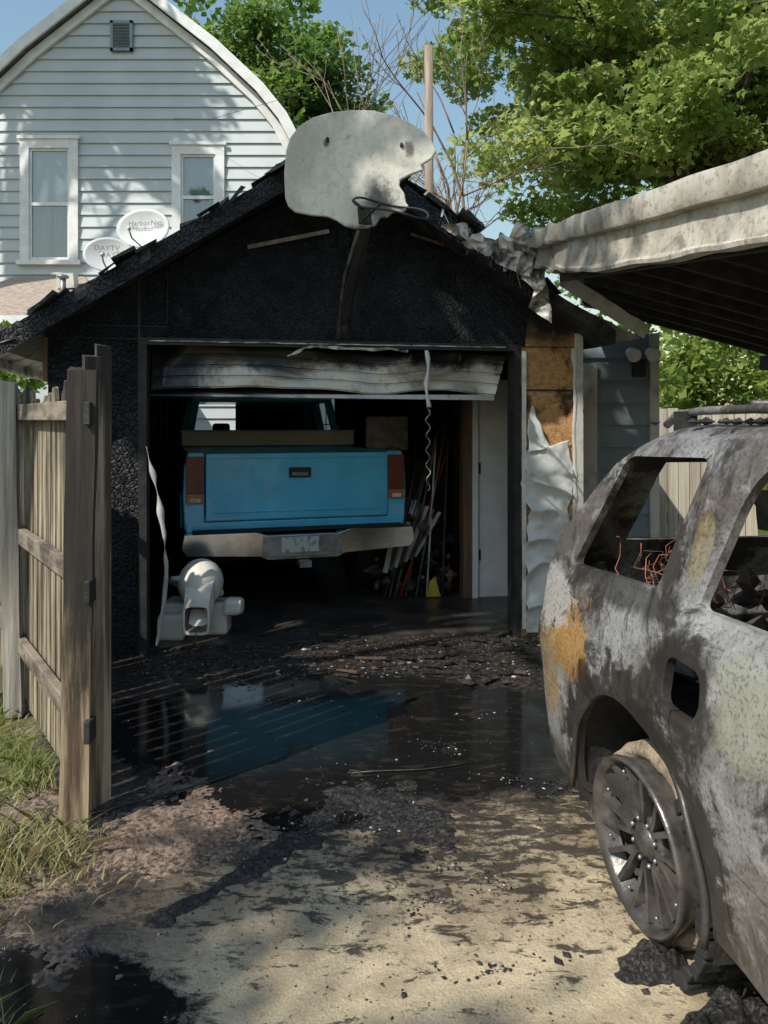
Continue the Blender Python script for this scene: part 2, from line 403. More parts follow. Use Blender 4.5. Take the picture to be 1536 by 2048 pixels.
def roofside(aE,thick,mat):
    vs=[];fs=[];bs=[-.32]+[i*.35 for i in range(20)]
    for ib,b in enumerate(bs):
        for i in range(nseg+1):
            a=AP+(aE-AP)*i/nseg
            wob=.03*nz((a,b,0),4,3) if aE>AP else .012*nz((a,b,0),3,3)
            bb=b+( .06*nz((a,0,0),6,8) if ib==0 else 0)
            sag=-.04*math.sin(math.pi*i/nseg) if aE>AP else 0
            z=rz(a)+wob+sag
            vs.append((a,bb,z)); vs.append((a,bb,z-thick))
    w=2*(nseg+1)
    for ib in range(len(bs)-1):
        for i in range(nseg):
            p=ib*w+i*2; q=p+w
            fs.append((p,p+2,q+2,q)); fs.append((p+1,q+1,q+3,p+3))
            if ib==0: fs.append((p,p+1,p+3,p+2))
            if ib==len(bs)-2: fs.append((q,q+2,q+3,q+1))
        p=ib*w+nseg*2; q=p+w; fs.append((p,p+1,q+1,q)); p=ib*w; q=p+w; fs.append((p,q,q+1,p+1))
    m.add(vs,fs,mat)
roofside(AL,.09,M_shingle); roofside(AR,.09,M_shingle)
for i in range(150):
    side=random.random()<.5
    a=random.uniform(AL,AP) if side else random.uniform(AP,AR-.3); b=random.uniform(-.36,.6)
    z=rz(a)+.02; ang=math.atan(SL)*(-1 if side else 1)
    Mx=Matrix.Translation((a,b,z))@Matrix.Rotation(ang+random.uniform(-.28,.12)*(1 if side else -1),4,'Y')@Matrix.Rotation(random.uniform(-.3,.3),4,'X')
    m.box(-.08,.08,-.08,.08,0,.010,M_shingle,Mx,jit=.014)
for (a,b,L) in ((.75,1.2,.42),(.35,.9,.3),(-.05,.9,.34),(-.5,.6,.3)):
    z=rz(a); Mx=Matrix.Translation((a,b,z))@Matrix.Rotation(-math.atan(SL),4,'Y')
    for k in range(4): m.box(-L/2+k*L/4,-L/2+(k+1)*L/4+.03,-.1,.2,.0,.07+.018*k,M_shingle,Mx,jit=.012)
m.obj('roof',G)
m=MB()
m.beam((AL,-.33,rz(AL)-.075),(AP,-.33,AZ-.085),.03,.12,M_char)
m.beam((AP,-.33,AZ-.1),(AR-.5,-.30,rz(AR-.5)-.12),.03,.12,M_char)
m.obj('rake_fascia',G)
m=MB()
def eav(u,v,p,nn): return Vector((.02*nz(p,5,3),0,.025*nz(p,4,1)))
m.sheet((AL-.10,-.34,rz(AL)-.12),(AL+.12,-.36,rz(AL)-.02),(AL-.10,6.8,rz(AL)-.12),(AL-.02,6.8,rz(AL)-.0),4,60,eav,M_metalwhite)
m.sheet((AL-.10,-.34,rz(AL)-.2),(AL-.10,-.34,rz(AL)-.1),(AL-.10,6.8,rz(AL)-.2),(AL-.10,6.8,rz(AL)-.1),3,60,eav,M_metalwhite)
m.obj('eave_gutter',G,solid=.006)
m=MB()
def dr(u,v,p,nn):
    q=(v*4)%1.0; rib=.016*(1 if .12<q<.88 else 0); cr=.02*(1-abs(nz(p,2.5,8)))**6*3
    return Vector((0,-rib+.05*nz(p,1.6,3)+.03*(1-v)*nz(p,5,2)-cr,.035*(1-v)*math.sin(u*3.0+.3)-.03*nz((p.x,0,0),2,4)+.03*nz(p,2.2,9)))
t=NT('warped_door_steel'); n=t.noise(1.5,5,.6,None,.7); n2=t.noise(7,6,.7); n3=t.noise(40,4,.7); x,y,z=t.xyz()
f=t.mr(t.math('ADD',n,t.math('MULTIPLY',t.math('SUBTRACT',x,1.0),.13)),.42,.60)
col=t.mix(f,(.035,.034,.034),(.50,.47,.41)); col=t.mix(t.mr(n2,.52,.68,0,.6),col,(.13,.115,.10)); col=t.mix(t.mr(n3,.55,.7,0,.4),col,(.12,.10,.085)); t.bump(n2,.2,.01)
zz=t.math('ADD',z,t.math('MULTIPLY',n2,.25)); col=t.mix(t.mr(zz,2.11,2.22),col,(.02,.02,.02))
M_door=t.fin(col,.38,.3)
m.sheet((.04,.14,1.82),(2.6,.14,1.85),(.04,.20,2.16),(2.7,.16,2.16),120,60,dr,M_door,False)
m.sheet((.04,.17,1.82),(2.6,.17,1.85),(.04,.75,2.05),(2.7,.75,2.08),60,8,lambda u,v,p,n:Vector((0,0,.02*nz(p,3,1))),M_soot)
m.box(.04,2.6,.12,.18,1.80,1.83,M_door,jit=.012)
m.obj('garage_door_panel',G)
m=MB()
cl=[(2.02+.01*math.sin(k*.5),-.05-.004*k,2.15-k*.03) for k in range(15)]; m.ribbon(cl,[.014+.005*math.sin(k) for k in range(15)],M_dwhite)
cl=[(2.02+.016*math.sin(k*1.15)*(1+.5*nz((k,0,0),.4,2)),-.10+.012*math.cos(k*1.15),1.72-k*.02) for k in range(31)]; m.tube(cl,.0045,M_metalwhite,5,.003)
cl=[];wd=[]
for k in range(60):
    u=k/60; cl.append((.03+.13*math.sin(u*2.7)+.01*nz((0,0,u),9,1),-.03-.03*math.sin(u*5),1.45-u*1.42)); wd.append(max(.002,.010+.022*nz((0,0,u),11,3)))
m.ribbon(cl,wd,M_dwhite)
cl=[(1.0+k*.02,-.06-.01*math.sin(k*.4),2.15+.02*nz((k*.02,0,0),6,2)-.06*max(0,(6-k)/6)) for k in range(45)]
for k,(a,b) in enumerate(zip(cl,cl[1:])): m.beam(a,b,.01,max(.004,.016+.02*nz((k*.05,0,0),8,5)),M_metalwhite)
m.obj('torn_trim_strips',G,solid=.002)
m=MB()
m.beam((.72,-.04,2.86),(1.30,-.04,3.0),.012,.028,simple('scorched_board',(.32,.28,.23),(.12,.10,.085),8))
for k in range(5): m.box(1.27+k*.1,1.35+k*.1,-.014,-.005,2.86+.02*(k%2),3.02,M_char)
m.beam((1.9,-.06,3.0),(2.15,-.06,2.93),.012,.02,M_brwood)
m.obj('gable_boards',G)
m=MB()
def cr(amp,sc,sd):
    def f(u,v,p,nn):
        r1=1-abs(nz(p,sc,sd))*2.2; r2=1-abs(nz(p,sc*2.1,sd+1))*2.2
        return nn*(amp*r1+amp*.45*r2)+Vector((amp*.8*nz(p,sc*.8,sd+3),0,amp*.8*nz(p,sc*1.5,sd+2)))
    return f
m.sheet((2.95,-.28,2.62),(3.62,-.28,2.24),(2.98,-.28,2.72),(3.66,-.28,2.34),20,4,cr(.008,6,1),M_dwhite)
m.sheet((3.1,-.26,2.46),(3.60,-.27,2.24),(3.2,.3,2.5),(3.66,.3,2.26),16,10,cr(.012,6,2),M_dwhite)
for (p0,w,h,s) in (((2.42,-.38,2.74),.32,.20,3),((2.60,-.42,2.62),.2,.24,4),((2.2,-.36,2.88),.3,.06,5),((2.68,-.4,2.44),.13,.24,6),((2.50,-.44,2.88),.28,.12,9),((2.05,-.36,2.98),.2,.05,11)):
    x,y,z=p0; m.sheet((x,y,z),(x+w,y,z-.12),(x+.05,y-.05,z+h),(x+w*.9,y-.04,z+h*.5),26,26,cr(.045,7,s),M_metalwhite,True)
for k in range(22):
    x=2.0+random.random()*.9; z=rz(x)-.03; L=random.uniform(.05,.22)
    m.beam((x,-.36,z),(x+random.uniform(-.05,.1),-.37,z-L),random.uniform(.006,.025),.004,M_metalwhite if k%3 else M_soot)
m.obj('shredded_flashing',G,sharp=40)
m=MB()
m.box(2.66,2.74,1.2,1.32,0,2.1,M_brwood); m.box(2.745,2.80,1.19,1.3,0,2.1,M_white)
m.box(2.82,3.12,1.23,1.27,.01,2.02,M_white); m.box(2.80,2.83,1.215,1.235,.35,.45,M_soot); m.box(2.80,2.83,1.215,1.235,1.15,1.25,M_soot)
m.obj('white_interior_door',G)
m=MB()
M_yel=simple('yellow_plastic',(.55,.42,.04),(.4,.3,.03),8,.4,bump=0); M_redp=simple('red_plastic',(.35,.03,.02),(.25,.02,.015),8,.4,bump=0)
for (a0,a1,z1,r,mt) in ((1.95,2.5,1.5,.012,M_timber),(2.05,2.45,1.35,.01,M_galv),(2.15,2.52,1.55,.012,M_brwood),(2.2,2.3,1.4,.01,M_soot),(2.1,2.6,1.3,.012,M_redp),(2.35,2.5,1.45,.01,M_dwhite),(2.0,2.3,1.2,.01,M_brwood),(2.25,2.6,1.6,.01,M_galv),(2.5,2.62,1.5,.012,M_timber)):
    m.tube([(a0,1.35,.02),(a1,1.6,z1)],r,mt,6)
for k in range(7): m.beam((1.95+k*.05,1.3+.02*k,.25+.02*k),(2.15+k*.06,1.5,.95-.03*k),.05,.012,M_galv if k%2 else M_dwhite)
m.prism([(2.33,.02),(2.47,.02),(2.44,.10),(2.42,.2),(2.37,.16),(2.34,.08)],1.28,1.31,M_yel)
for k in range(110):
    m.chunk((random.uniform(1.85,2.62),random.uniform(1.3,1.9),random.uniform(.03,.8)*random.random()+.03),random.uniform(.02,.07),random.choice([M_soot,M_timber,M_brwood,M_soot,M_galv,M_sootwall]))
m.box(1.75,1.95,2.2,2.5,.0,.5,M_brwood); m.box(2.5,2.95,3.0,3.6,0,1.2,M_timber); m.box(2.0,2.5,3.2,3.6,.8,1.1,M_brwood); m.box(2.1,2.6,3.4,3.5,1.3,1.7,M_galv)
for k in range(5): m.tube([(2.1+.1*math.cos(j*.5)*(1+.3*k),1.75,1.2+.1*math.sin(j*.5)*(1+.2*k)) for j in range(13)],.004,M_redp if k==2 else M_soot,5)
m.obj('stored_tools_and_clutter',G)

# ------------------------------------------------------------------ toilet
T=empty('toilet',(-1.36,5.52,0))
M_porc=simple('sooty_porcelain',(.74,.71,.62),(.45,.41,.33),6,.3,bump=.05,lo=.5,hi=.8)
m=MB()
m.ell((0,.05,.43),(.165,.19,.175),M_porc,28,18)
m.revolve([(.15,.0),(.205,-.0),(.21,-.02),(.205,-.035),(.15,-.03)],M_porc,30,Matrix.Translation((-.045,.12,.40))@Matrix.Rotation(R(-25),4,'Z')@Matrix.Rotation(R(62),4,'X'))
m.obj('bowl',T)
m=MB(); m.box(-.32,.17,.12,.36,.01,.26,M_porc,jit=.01); m.box(-.32,-.12,.0,.12,.01,.2,M_porc,jit=.01); m.box(.15,.30,.08,.2,.17,.3,M_porc,jit=.015)
m.obj('tank_and_base',T,bevel=.03)
m=MB()
def ringp(w,h,y,z,n=16): return [(w*max(-1,min(1,1.3*math.cos(2*math.pi*i/n))),y,z+h*max(-1,min(1,1.25*math.sin(2*math.pi*i/n)))) for i in range(n)]
secs=[ringp(.10,.09,0,.40),ringp(.105,.10,-.06,.36),ringp(.10,.12,-.12,.28),ringp(.095,.11,-.16,.22),ringp(.08,.09,-.16,.22),ringp(.06,.06,-.05,.28)]
vs=[(x+.03,y-.05,z) for s_ in secs for (x,y,z) in s_]; fs=[]
for j in range(len(secs)-1):
    for i in range(16): fs.append((j*16+i,j*16+(i+1)%16,(j+1)*16+(i+1)%16,(j+1)*16+i))
m.add(vs,fs[:-16],M_porc,True); m.add([vs[i] for i in range(64,96)],[(i,(i+1)%16,16+(i+1)%16,16+i) for i in range(16)]+[tuple(range(31,15,-1))],simple('porcelain_inside',(.16,.13,.1),(.07,.05,.04),9,.6))
m.tube([(.03,-.2,.13),(.02,-.22,.06),(.05,-.2,.02),(0,-.22,.01)],.012,M_brwood,6)
m.obj('trapway',T,sharp=50)

# ------------------------------------------------------------------ pickup truck
TR=empty('blue_pickup_truck',(-.735,6.5,0),R(17))
m=MB(); m.box(-.79,.79,-.03,.03,.80,1.36,M_blue); m.box(-.79,.79,-.045,-.03,1.315,1.36,M_blue); m.box(-.74,.74,-.040,-.031,.86,.875,M_blue); m.obj('tailgate',TR,bevel=.012)
m=MB(); m.box(-.095,.095,-.05,-.03,1.15,1.235,M_soot); m.box(-.07,.07,-.055,-.05,1.165,1.195,M_chrome); m.obj('tailgate_handle',TR,bevel=.006)
m=MB()
for s in (-1,1):
    m.prism([(s*.80,.72),(s*.96,.72),(s*.975,1.0),(s*.965,1.25),(s*.935,1.37),(s*.80,1.37)],.0,2.02,M_blue)
    m.box(min(s*.965,s*.985),max(s*.965,s*.985),.45,1.35,.68,1.0,M_blue)
m.box(-.80,.80,.03,2.02,.78,.84,M_blue); m.box(-.80,.80,1.98,2.02,.84,1.37,M_blue)
m.box(-.95,.95,-.01,.05,.70,.785,M_blue)
m.obj('bed',TR,bevel=.015)
m=MB()
for s in (-1,1):
    m.box(min(s*.805,s*.95),max(s*.805,s*.95),-.035,.0,1.03,1.335,M_red); m.box(min(s*.805,s*.95),max(s*.805,s*.95),-.034,.0,.945,1.025,M_amber)
    m.box(min(s*.835,s*.92),max(s*.835,s*.92),-.038,-.03,.955,.99,M_dwhite)
m.obj('tail_lights',TR,bevel=.01)
m=MB()
prof=[(-.99,.60),(-.97,.71),(-.4,.71),(-.3,.68),(.3,.68),(.4,.71),(.97,.71),(.99,.60),(.95,.54),(.36,.51),(.30,.48),(-.30,.48),(-.36,.51),(-.95,.54)]
m.prism(prof,-.2,-.1,M_chrome); m.box(-.9,.9,-.19,-.05,.712,.73,M_rubber); m.box(-.97,-.85,-.1,.15,.56,.7,M_chrome); m.box(.85,.97,-.1,.15,.56,.7,M_chrome)
m.box(-.34,.34,-.206,-.2,.50,.675,M_galv)
m.obj('rear_bumper',TR,bevel=.012)
t=NT('worn_plate'); n=t.noise(26,4,.6,t.mapping((0,0,0),(1,1,.5))); col=t.mix(t.mr(n,.5,.6,0,.7),(.5,.52,.5),(.12,.14,.16)); M_plate=t.fin(col,.5)
m=MB(); m.box(-.19,.13,-.218,-.208,.535,.665,M_plate); m.obj('license_plate',TR,bevel=.004)
m=MB()
m.box(-.93,.93,1.68,1.96,1.38,1.53,M_white); m.box(-.94,.94,1.67,1.97,1.53,1.545,M_white)
m.obj('toolbox',TR,bevel=.01)
m=MB()
m.box(-.94,.94,2.06,3.75,.62,1.34,M_blue); m.prism([(-.94,.55),(.94,.55),(.92,1.28),(-.92,1.28)],3.75,5.15,M_blue)
rw=[((-.86,2.08,1.34),(-.76,2.24,1.87)),((.86,2.08,1.34),(.76,2.24,1.87)),((-.9,3.1,1.34),(-.78,3.05,1.87)),((.9,3.1,1.34),(.78,3.05,1.87)),((-.88,4.0,1.3),(-.74,3.35,1.86)),((.88,4.0,1.3),(.74,3.35,1.86))]
for a,b in rw: m.beam(a,b,.09,.07,M_blue,up=(0,1,0))
m.box(-.80,.80,2.2,3.4,1.86,1.93,M_blue)
m.obj('cab',TR,bevel=.02)
m=MB()
for a in (-.45,.45): m.box(a-.3,a+.3,2.5,2.62,.9,1.45,M_timber); m.box(a-.1,a+.1,2.52,2.6,1.47,1.62,M_timber)
m.obj('seats',TR,bevel=.03)
m=MB()
for s in (-.8,.8):
    for yy in (.9,4.3):
        m.revolve([(0,-.1),(.2,-.1),(.22,-.12),(.34,-.12),(.37,-.08),(.37,.08),(.34,.12),(.22,.12),(.2,.1),(0,.1)],M_rubber,30,Matrix.Translation((s,yy,.37))@Matrix.Rotation(R(90),4,'Z'))
m.box(-.7,.7,.85,.95,.3,.42,M_soot); m.ell((0,.9,.36),(.14,.14,.14),M_soot); m.tube([(.3,-.02,.45),(.3,.9,.5),(.3,2,.5)],.04,M_soot,8)
m.box(-.5,-.42,.0,5,.5,.62,M_soot); m.box(.42,.5,0,5,.5,.62,M_soot); m.box(-.05,.05,-.3,-.08,.42,.47,M_galv)
m.obj('wheels_and_chassis',TR)

# ------------------------------------------------------------------ basketball hoop
H=empty('basketball_hoop',(0,4.7,0))
t=NT('scorched_backboard'); n=t.noise(7,6,.7); n2=t.noise(1.6,5,.6,t.mapping((0,0,0),(1.6,1,.8))); n3=t.noise(90,3); n5=t.noise(24,6,.75)
col=t.mix(t.mr(n2,.42,.66),(.68,.66,.58),(.46,.44,.39)); col=t.mix(t.mr(n5,.45,.7,0,.5),col,(.33,.31,.27)); col=t.mix(t.mr(n,.56,.72,0,.6),col,(.14,.125,.11))
for c,r in (((-.02,0,2.98),(.13,.5,.2)),((.26,0,2.95),(.1,.5,.16)),((.16,0,3.33),(.04,.5,.07)),((-.36,0,3.37),(.025,.5,.035)),((-.05,0,2.82),(.4,.5,.05))):
    col=t.mix(t.math('MULTIPLY',t.ellmask(c,r,n5,2.2,1.1,.3),.85),col,(.05,.042,.038))
t.bump(t.math('ADD',n3,n5),.4,.008); M_bb=t.fin(col,.7)
px=[(572,300),(580,275),(597,252),(625,234),(660,224),(700,219),(745,220),(785,229),(820,245),(848,262),(866,285),(873,302),(862,318),(842,330),(846,340),(822,348),(800,360),(799,372),(809,386),(812,404),(818,412),(806,424),(786,424),(775,434),(760,436),(752,450),(735,457),(710,458),(690,452),(672,440),(655,433),(620,430),(590,424),(576,412),(570,395),(568,345)]
poly=[((a-768)/1500*4.7,1.6+(850-b)/1500*4.7) for a,b in px]
m=MB(); m.prism(poly,0,.03,M_bb); m.obj('backboard',H,bevel=.008)
m=MB()
def W(px_,py_,d): return ((px_-768)/1500*d,d-4.7,1.6+(850-py_)/1500*d)
for (a,b) in ((655,279),(803,290)): m.ell(W(a,b,4.695),(.011,.012,.017),M_soot,10,8)
ring=[]
for k in range(33):
    a=2*math.pi*k/32; c=Vector(W(782,416,4.5)); 
    ring.append(c+Vector((.225*math.cos(a),.2*math.sin(a),-.045*math.cos(a)+.085*math.sin(a)+.012*math.sin(3*a))))
m.tube(ring,.007,M_soot,8)
m.box(-.16,-.08,-.02,0,2.86,2.96,M_soot,jit=.008)
m.beam((-.13,-.02,2.95),(-.19,-.16,2.96),.012,.012,M_soot); m.beam((-.13,-.02,2.88),(-.02,-.3,2.90),.012,.012,M_soot)
m.obj('rim',H)
m=MB()
m.beam((-.13,.03,2.86),(-.31,.62,2.26),.05,.03,M_soot); m.beam((-.10,.06,2.86),(-.24,.62,2.30),.03,.02,M_soot)
m.beam((-.45,.05,3.3),(-.3,.75,3.2),.04,.04,M_soot); m.beam((.2,.05,3.3),(.05,.75,3.2),.04,.04,M_soot)
m.ell((-.29,.6,2.3),(.05,.04,.09),M_soot,8,6)
m.tube([(-.16,.02,2.83),(-.26,.3,2.6),(-.3,.5,2.42),(-.32,.55,2.2)],.012,simple('sooty_pipe',(.12,.11,.10),(.03,.03,.03),9,.5),6)
m.obj('support_arms',H)

# ------------------------------------------------------------------ carport
C=empty('carport')
def xe(y): return 1.07+(5.15-y)*.187
def zc(x,y): return 2.93-.13*(5.15-y)-.25*(x-xe(y))
t=NT('carport_fascia_paint'); n=t.noise(3,6,.65,None,.6); n2=t.noise(34,6,.75); n3=t.noise(7,6,.7); y=t.xyz()[1]; n6=t.noise(12,5,.65,t.mapping((0,0,0),(1,1,.15)))
col=t.mix(t.mr(n,.4,.65),(.62,.58,.50),(.40,.35,.28)); col=t.mix(t.mr(n2,.50,.66,0,.65),col,(.17,.13,.095))
col=t.mix(t.mr(n6,.52,.70,0,.6),col,(.13,.10,.08))
col=t.mix(t.mr(n3,.54,.66,0,.6),col,(.12,.105,.095))
col=t.mix(t.mr(t.math('ADD',y,n),4.6,5.3,0,.6),col,(.2,.19,.18))
t.bump(n2,.1,.005); M_fas=t.fin(col,.38,.1)
m=MB(); prof=[(.03,.0),(-.075,.005),(-.078,-.018),(-.070,-.105),(-.062,-.125),(-.012,-.135),(-.012,-.15),(-.022,-.30),(-.034,-.315),(-.03,-.335),(.05,-.34)]
vs=[];fs=[];N=150
for i in range(N+1):
    y=5.2-(5.2-.6)*i/N; cr_=min(1,max(0,(y-4.35))*1.5)
    for (o,dz) in prof:
        p=Vector((xe(y)+o,y,zc(xe(y),y)+dz*(1-.15*cr_)))
        d1=1-abs(nz(p,5,3))*2; dent=.018*max(0,nz((0,y,p.z),1.7,6))
        p+=Vector((.003*nz(p,6,2)+dent+cr_*.06*nz(p,6,3)+cr_*.02*d1,0,.006*nz((0,y,0),3,4)+(.015 if dz<-.3 else 0)*nz((0,y,0),4,8)+cr_*.05*nz((0,y,dz),7,4)))
        vs.append(p)
K=len(prof)
for i in range(N):
    for j in range(K-1): fs.append((i*K+j,i*K+j+1,(i+1)*K+j+1,(i+1)*K+j))
m.add(vs,fs,M_fas,True)
m.obj('fascia',C,sharp=22)
m=MB()
cs=[(xe(5.2),5.2),(xe(.6),.6),(4.6,.9),(3.75,7.3),(1.95,7.3)]
m.add([(x,y,zc(x,y)) for x,y in cs]+[(x,y,zc(x,y)-.03) for x,y in cs],[(0,1,2,3,4),(9,8,7,6,5)]+[(i,(i+1)%5,5+(i+1)%5,5+i) for i in range(5)],M_timber)
m.obj('deck',C)
m=MB()
for yy in np.arange(.9,7.2,.42):
    x0=xe(yy)+.08 if yy<5.2 else 1.4+(yy-5.2)*.25; x1=3.9
    y2=yy+.25
    m.beam((x0,yy,zc(x0,yy)-.12),(x1,y2,zc(x1,y2)-.12),.04,.16,M_timber)
m.beam((3.75,.9,zc(3.75,.9)-.26),(3.65,7.2,zc(3.65,7.2)-.26),.09,.14,M_timber)
m.beam((xe(5.0)+.1,5.0,2.66),(xe(.8)+.1,.8,zc(xe(.8),.8)-.24),.05,.2,M_timber)
for yy in (1.1,7.1): m.box(3.68,3.78,yy-.05,yy+.05,0,zc(3.7,yy)-.3,M_gwood)
m.obj('rafters',C)

# shed
S=empty('grey_siding_shed')
M_gsid=simple('grey_blue_siding',(.25,.31,.36),(.19,.24,.28),3,.6,bump=.1)
m=MB()
for k in range(12):
    z0=k*.2; m.prism([(0,0),(.034,0),(.004,.2),(0,.2)],1.5,2.40,M_gsid,lambda v,z0=z0:Vector((v.y,6.75-v.x,z0+v.z)))
m.box(1.5,2.40,6.75,9.5,0,2.42,M_gsid)
m.box(2.38,2.46,6.70,6.80,0,2.42,M_dwhite); m.box(1.74,1.90,6.68,6.73,.9,2.15,M_dwhite)
m.obj('walls',S)
m=MB()
for x in (2.17,2.34):
    m.revolve([(0,.0),(.045,.0),(.055,.07),(.062,.11),(.05,.105),(.0,.09)],M_white,20,Matrix.Translation((x,6.6,2.24))@Matrix.Rotation(R(180),4,'Z')@Matrix.Rotation(R(-20),4,'X'))
m.box(2.22,2.31,6.62,6.73,2.03,2.18,M_soot); m.tube([(2.17,6.65,2.25),(2.26,6.7,2.18),(2.34,6.65,2.25)],.012,M_galv,6)
m.obj('flood_light',S)

# ------------------------------------------------------------------ fences
F=empty('burned_wooden_fence')
P1=Vector((-1.235,3.0,0)); P2=Vector((-2.04,4.14,0)); dv=(P2-P1).normalized()
nv=Vector((abs(dv.y),abs(dv.x),0))
m=MB()
def pole(c,w,h,mat,ang,lean=(0,0)):
    M_=Matrix.Translation(c)@Matrix.Rotation(ang,4,'Z'); vs=[];K=16
    for i in range(K+1):
        z=h*i/K
        for (a,b) in ((-1,-1),(1,-1),(1,1),(-1,1)):
            v=M_@Vector((a*w/2,b*w/2,z)); v.x+=lean[0]*z+.006*nz((a,b,z),3,1); v.y+=lean[1]*z+.004*nz((a,b,z),4,2)
            if i==K: v.z+=random.uniform(-.03,.01)
            vs.append(v)
    fs=[]
    for i in range(K):
        for k in range(4): k2=(k+1)%4; fs.append((i*4+k,i*4+k2,(i+1)*4+k2,(i+1)*4+k))
    fs.append((K*4,K*4+1,K*4+2,K*4+3)); m.add(vs,fs,mat)
pole(P1,.108,1.83,M_post,.25,(.018,0)); pole(P2,.09,1.84,M_gwood,.25,(-.02,0))
P3=P2+dv*1.6; pole(P3,.09,1.8,M_gwood,.25)
m.obj('posts',F)
m=MB(); ang=math.atan2(dv.y,dv.x)
def pickets(A,B,mat,lo=1.66,hi=1.86):
    L=(B-A).length; s=.05
    while s<L-.02:
        w=.085; c=A+dv*s+nv*.075; h=random.uniform(lo,hi)
        M_=Matrix.Translation(c)@Matrix.Rotation(ang,4,'Z')@Matrix.Rotation(random.uniform(-.012,.012),4,'Y')
        w0=w/2
        vs=[Vector((x,y,z)) for x,z in ((-w0,.03),(w0,.03),(w0,h-random.uniform(.03,.1)),(w0*.6,h-random.uniform(0,.05)),(w0*.2,h-random.uniform(0,.05)),(-w0*.3,h),(-w0*.7,h-.01),(-w0,h-.06)) for y in (-.009,.009)]
        n_=8; V=[M_@v for v in vs]
        m.add(V,[[2*i for i in range(n_)],[2*i+1 for i in range(n_-1,-1,-1)]]+[(2*i,2*i+1,2*((i+1)%n_)+1,2*((i+1)%n_)) for i in range(n_)],mat)
        s+=w+.016+random.uniform(0,.014)
pickets(P1+dv*.02,P2,M_picket); pickets(P2,P3,M_picket)
for i,(o,h) in enumerate(((0,1.88),(1,1.93))):
    c=P1+Vector((.055+.022*i,.04+.05*i,0)); M_=Matrix.Translation(c)@Matrix.Rotation(R(60),4,'Z')
    m.box(-.04,.04,-.009,.009,.05,h,M_picket,M_,jit=.006)
m.obj('pickets',F)
m=MB()
for z in (1.66,.98,.38):
    m.beam(P1+Vector((0,0,z))+nv*.03,P3+Vector((0,0,z+.02))+nv*.03,.04,.085,M_rail)
for z in (1.6,.9,.35): m.box(P1.x+.06,P1.x+.085,2.93,3.0,z,z+.09,M_soot)
m.obj('rails',F,bevel=.004)

F2=empty('wooden_fence'); m=MB(); x=2.6
while x<9:
    m.box(x,x+.13,9.5,9.52,0,1.8+random.uniform(-.02,.02),M_fence2); x+=.142
m.box(2.6,9,9.52,9.56,1.5,1.58,M_fence2); m.box(2.6,9,9.52,9.56,.4,.48,M_fence2)
m.obj('boards',F2)
m=MB(); y=5.2
F3=empty('wooden_fence.001')
while y<9.5: m.box(4.6,4.62,y,y+.13,0,1.7,M_fence2); y+=.145
m.obj('boards',F3)

# ------------------------------------------------------------------ house
HS=empty('grey_gambrel_house'); HY=13.5
ax=-4.71
RL=[(0,9.62),(1.67,8.31),(2.48,7.55),(2.88,7.05),(3.14,6.55),(3.36,6.0),(3.5,5.6)]
def hw(z):
    if z>=RL[0][1]: return 0
    for (x0,z0),(x1,z1) in zip(RL,RL[1:]):
        if z1<=z<=z0: return x0+(x1-x0)*(z0-z)/(z0-z1)
    return RL[-1][0]
M_hsid=simple('light_grey_siding',(.52,.56,.57),(.46,.50,.51),1.2,.55,bump=.05,bs=3)
wins=[(-6.52,-5.48,4.55,6.58),(-3.80,-2.86,4.9,6.47)]
m=MB(); z=0; lap=.215
while z<9.5:
    z1=min(z+lap,9.55)
    w0=max(0,hw(z)-.1);w1=max(0,hw(z1)-.1)
    if z<5.6: w0=w1=3.35
    segs=[(ax-w0,ax+w0,ax-w1,ax+w1)]
    for (a,b,c,d) in wins:
        if z1>c and z<d:
            ns=[]
            for (l0,r0,l1,r1) in segs:
                if a>l0 and b<r0: ns+= [(l0,a,l1,a),(b,r0,b,r1)]
                else: ns.append((l0,r0,l1,r1))
            segs=ns
    for (l0,r0,l1,r1) in segs:
        m.add([(l0,HY-.042,z),(r0,HY-.042,z),(r1,HY-.008,z1),(l1,HY-.008,z1),(l0,HY,z),(r0,HY,z)],[(0,1,2,3),(0,4,5,1)],M_hsid)
    z=z1
m.obj('siding',HS)
m=MB()
pl=[(ax-3.3,0),(ax+3.3,0)]+[(ax+max(0,x-.12),z-.12) for x,z in RL[::-1]]+[(ax-max(0,x-.12),z-.12) for x,z in RL[1:]]
m.prism(pl,HY+.12,HY+8,M_hsid)
m.obj('walls',HS)
M_hroof=simple('house_roof_shingle',(.16,.16,.16),(.09,.09,.09),8,.8,bump=.4)
m=MB()
def offs(d):
    r=[]
    for i,(x,z) in enumerate(RL):
        a=RL[max(0,i-1)];b=RL[min(len(RL)-1,i+1)]; tx,tz=b[0]-a[0],b[1]-a[1]; L=math.hypot(tx,tz); nx,nz_=-tz/L,tx/L
        if i==0: nx,nz_=0,1.2
        r.append((x+nx*d,z+nz_*d))
    return r
o1=offs(.12);o0=offs(-.02);oi=offs(-.2)
for s in (1,-1):
    for i in range(len(RL)-1):
        q=[(ax+s*o0[i][0],o0[i][1]),(ax+s*o0[i+1][0],o0[i+1][1]),(ax+s*o1[i+1][0],o1[i+1][1]),(ax+s*o1[i][0],o1[i][1])]
        m.prism(q,HY-.22,HY+8.2,M_hroof)
m.obj('roof',HS)
m=MB()
oa=offs(-.05)
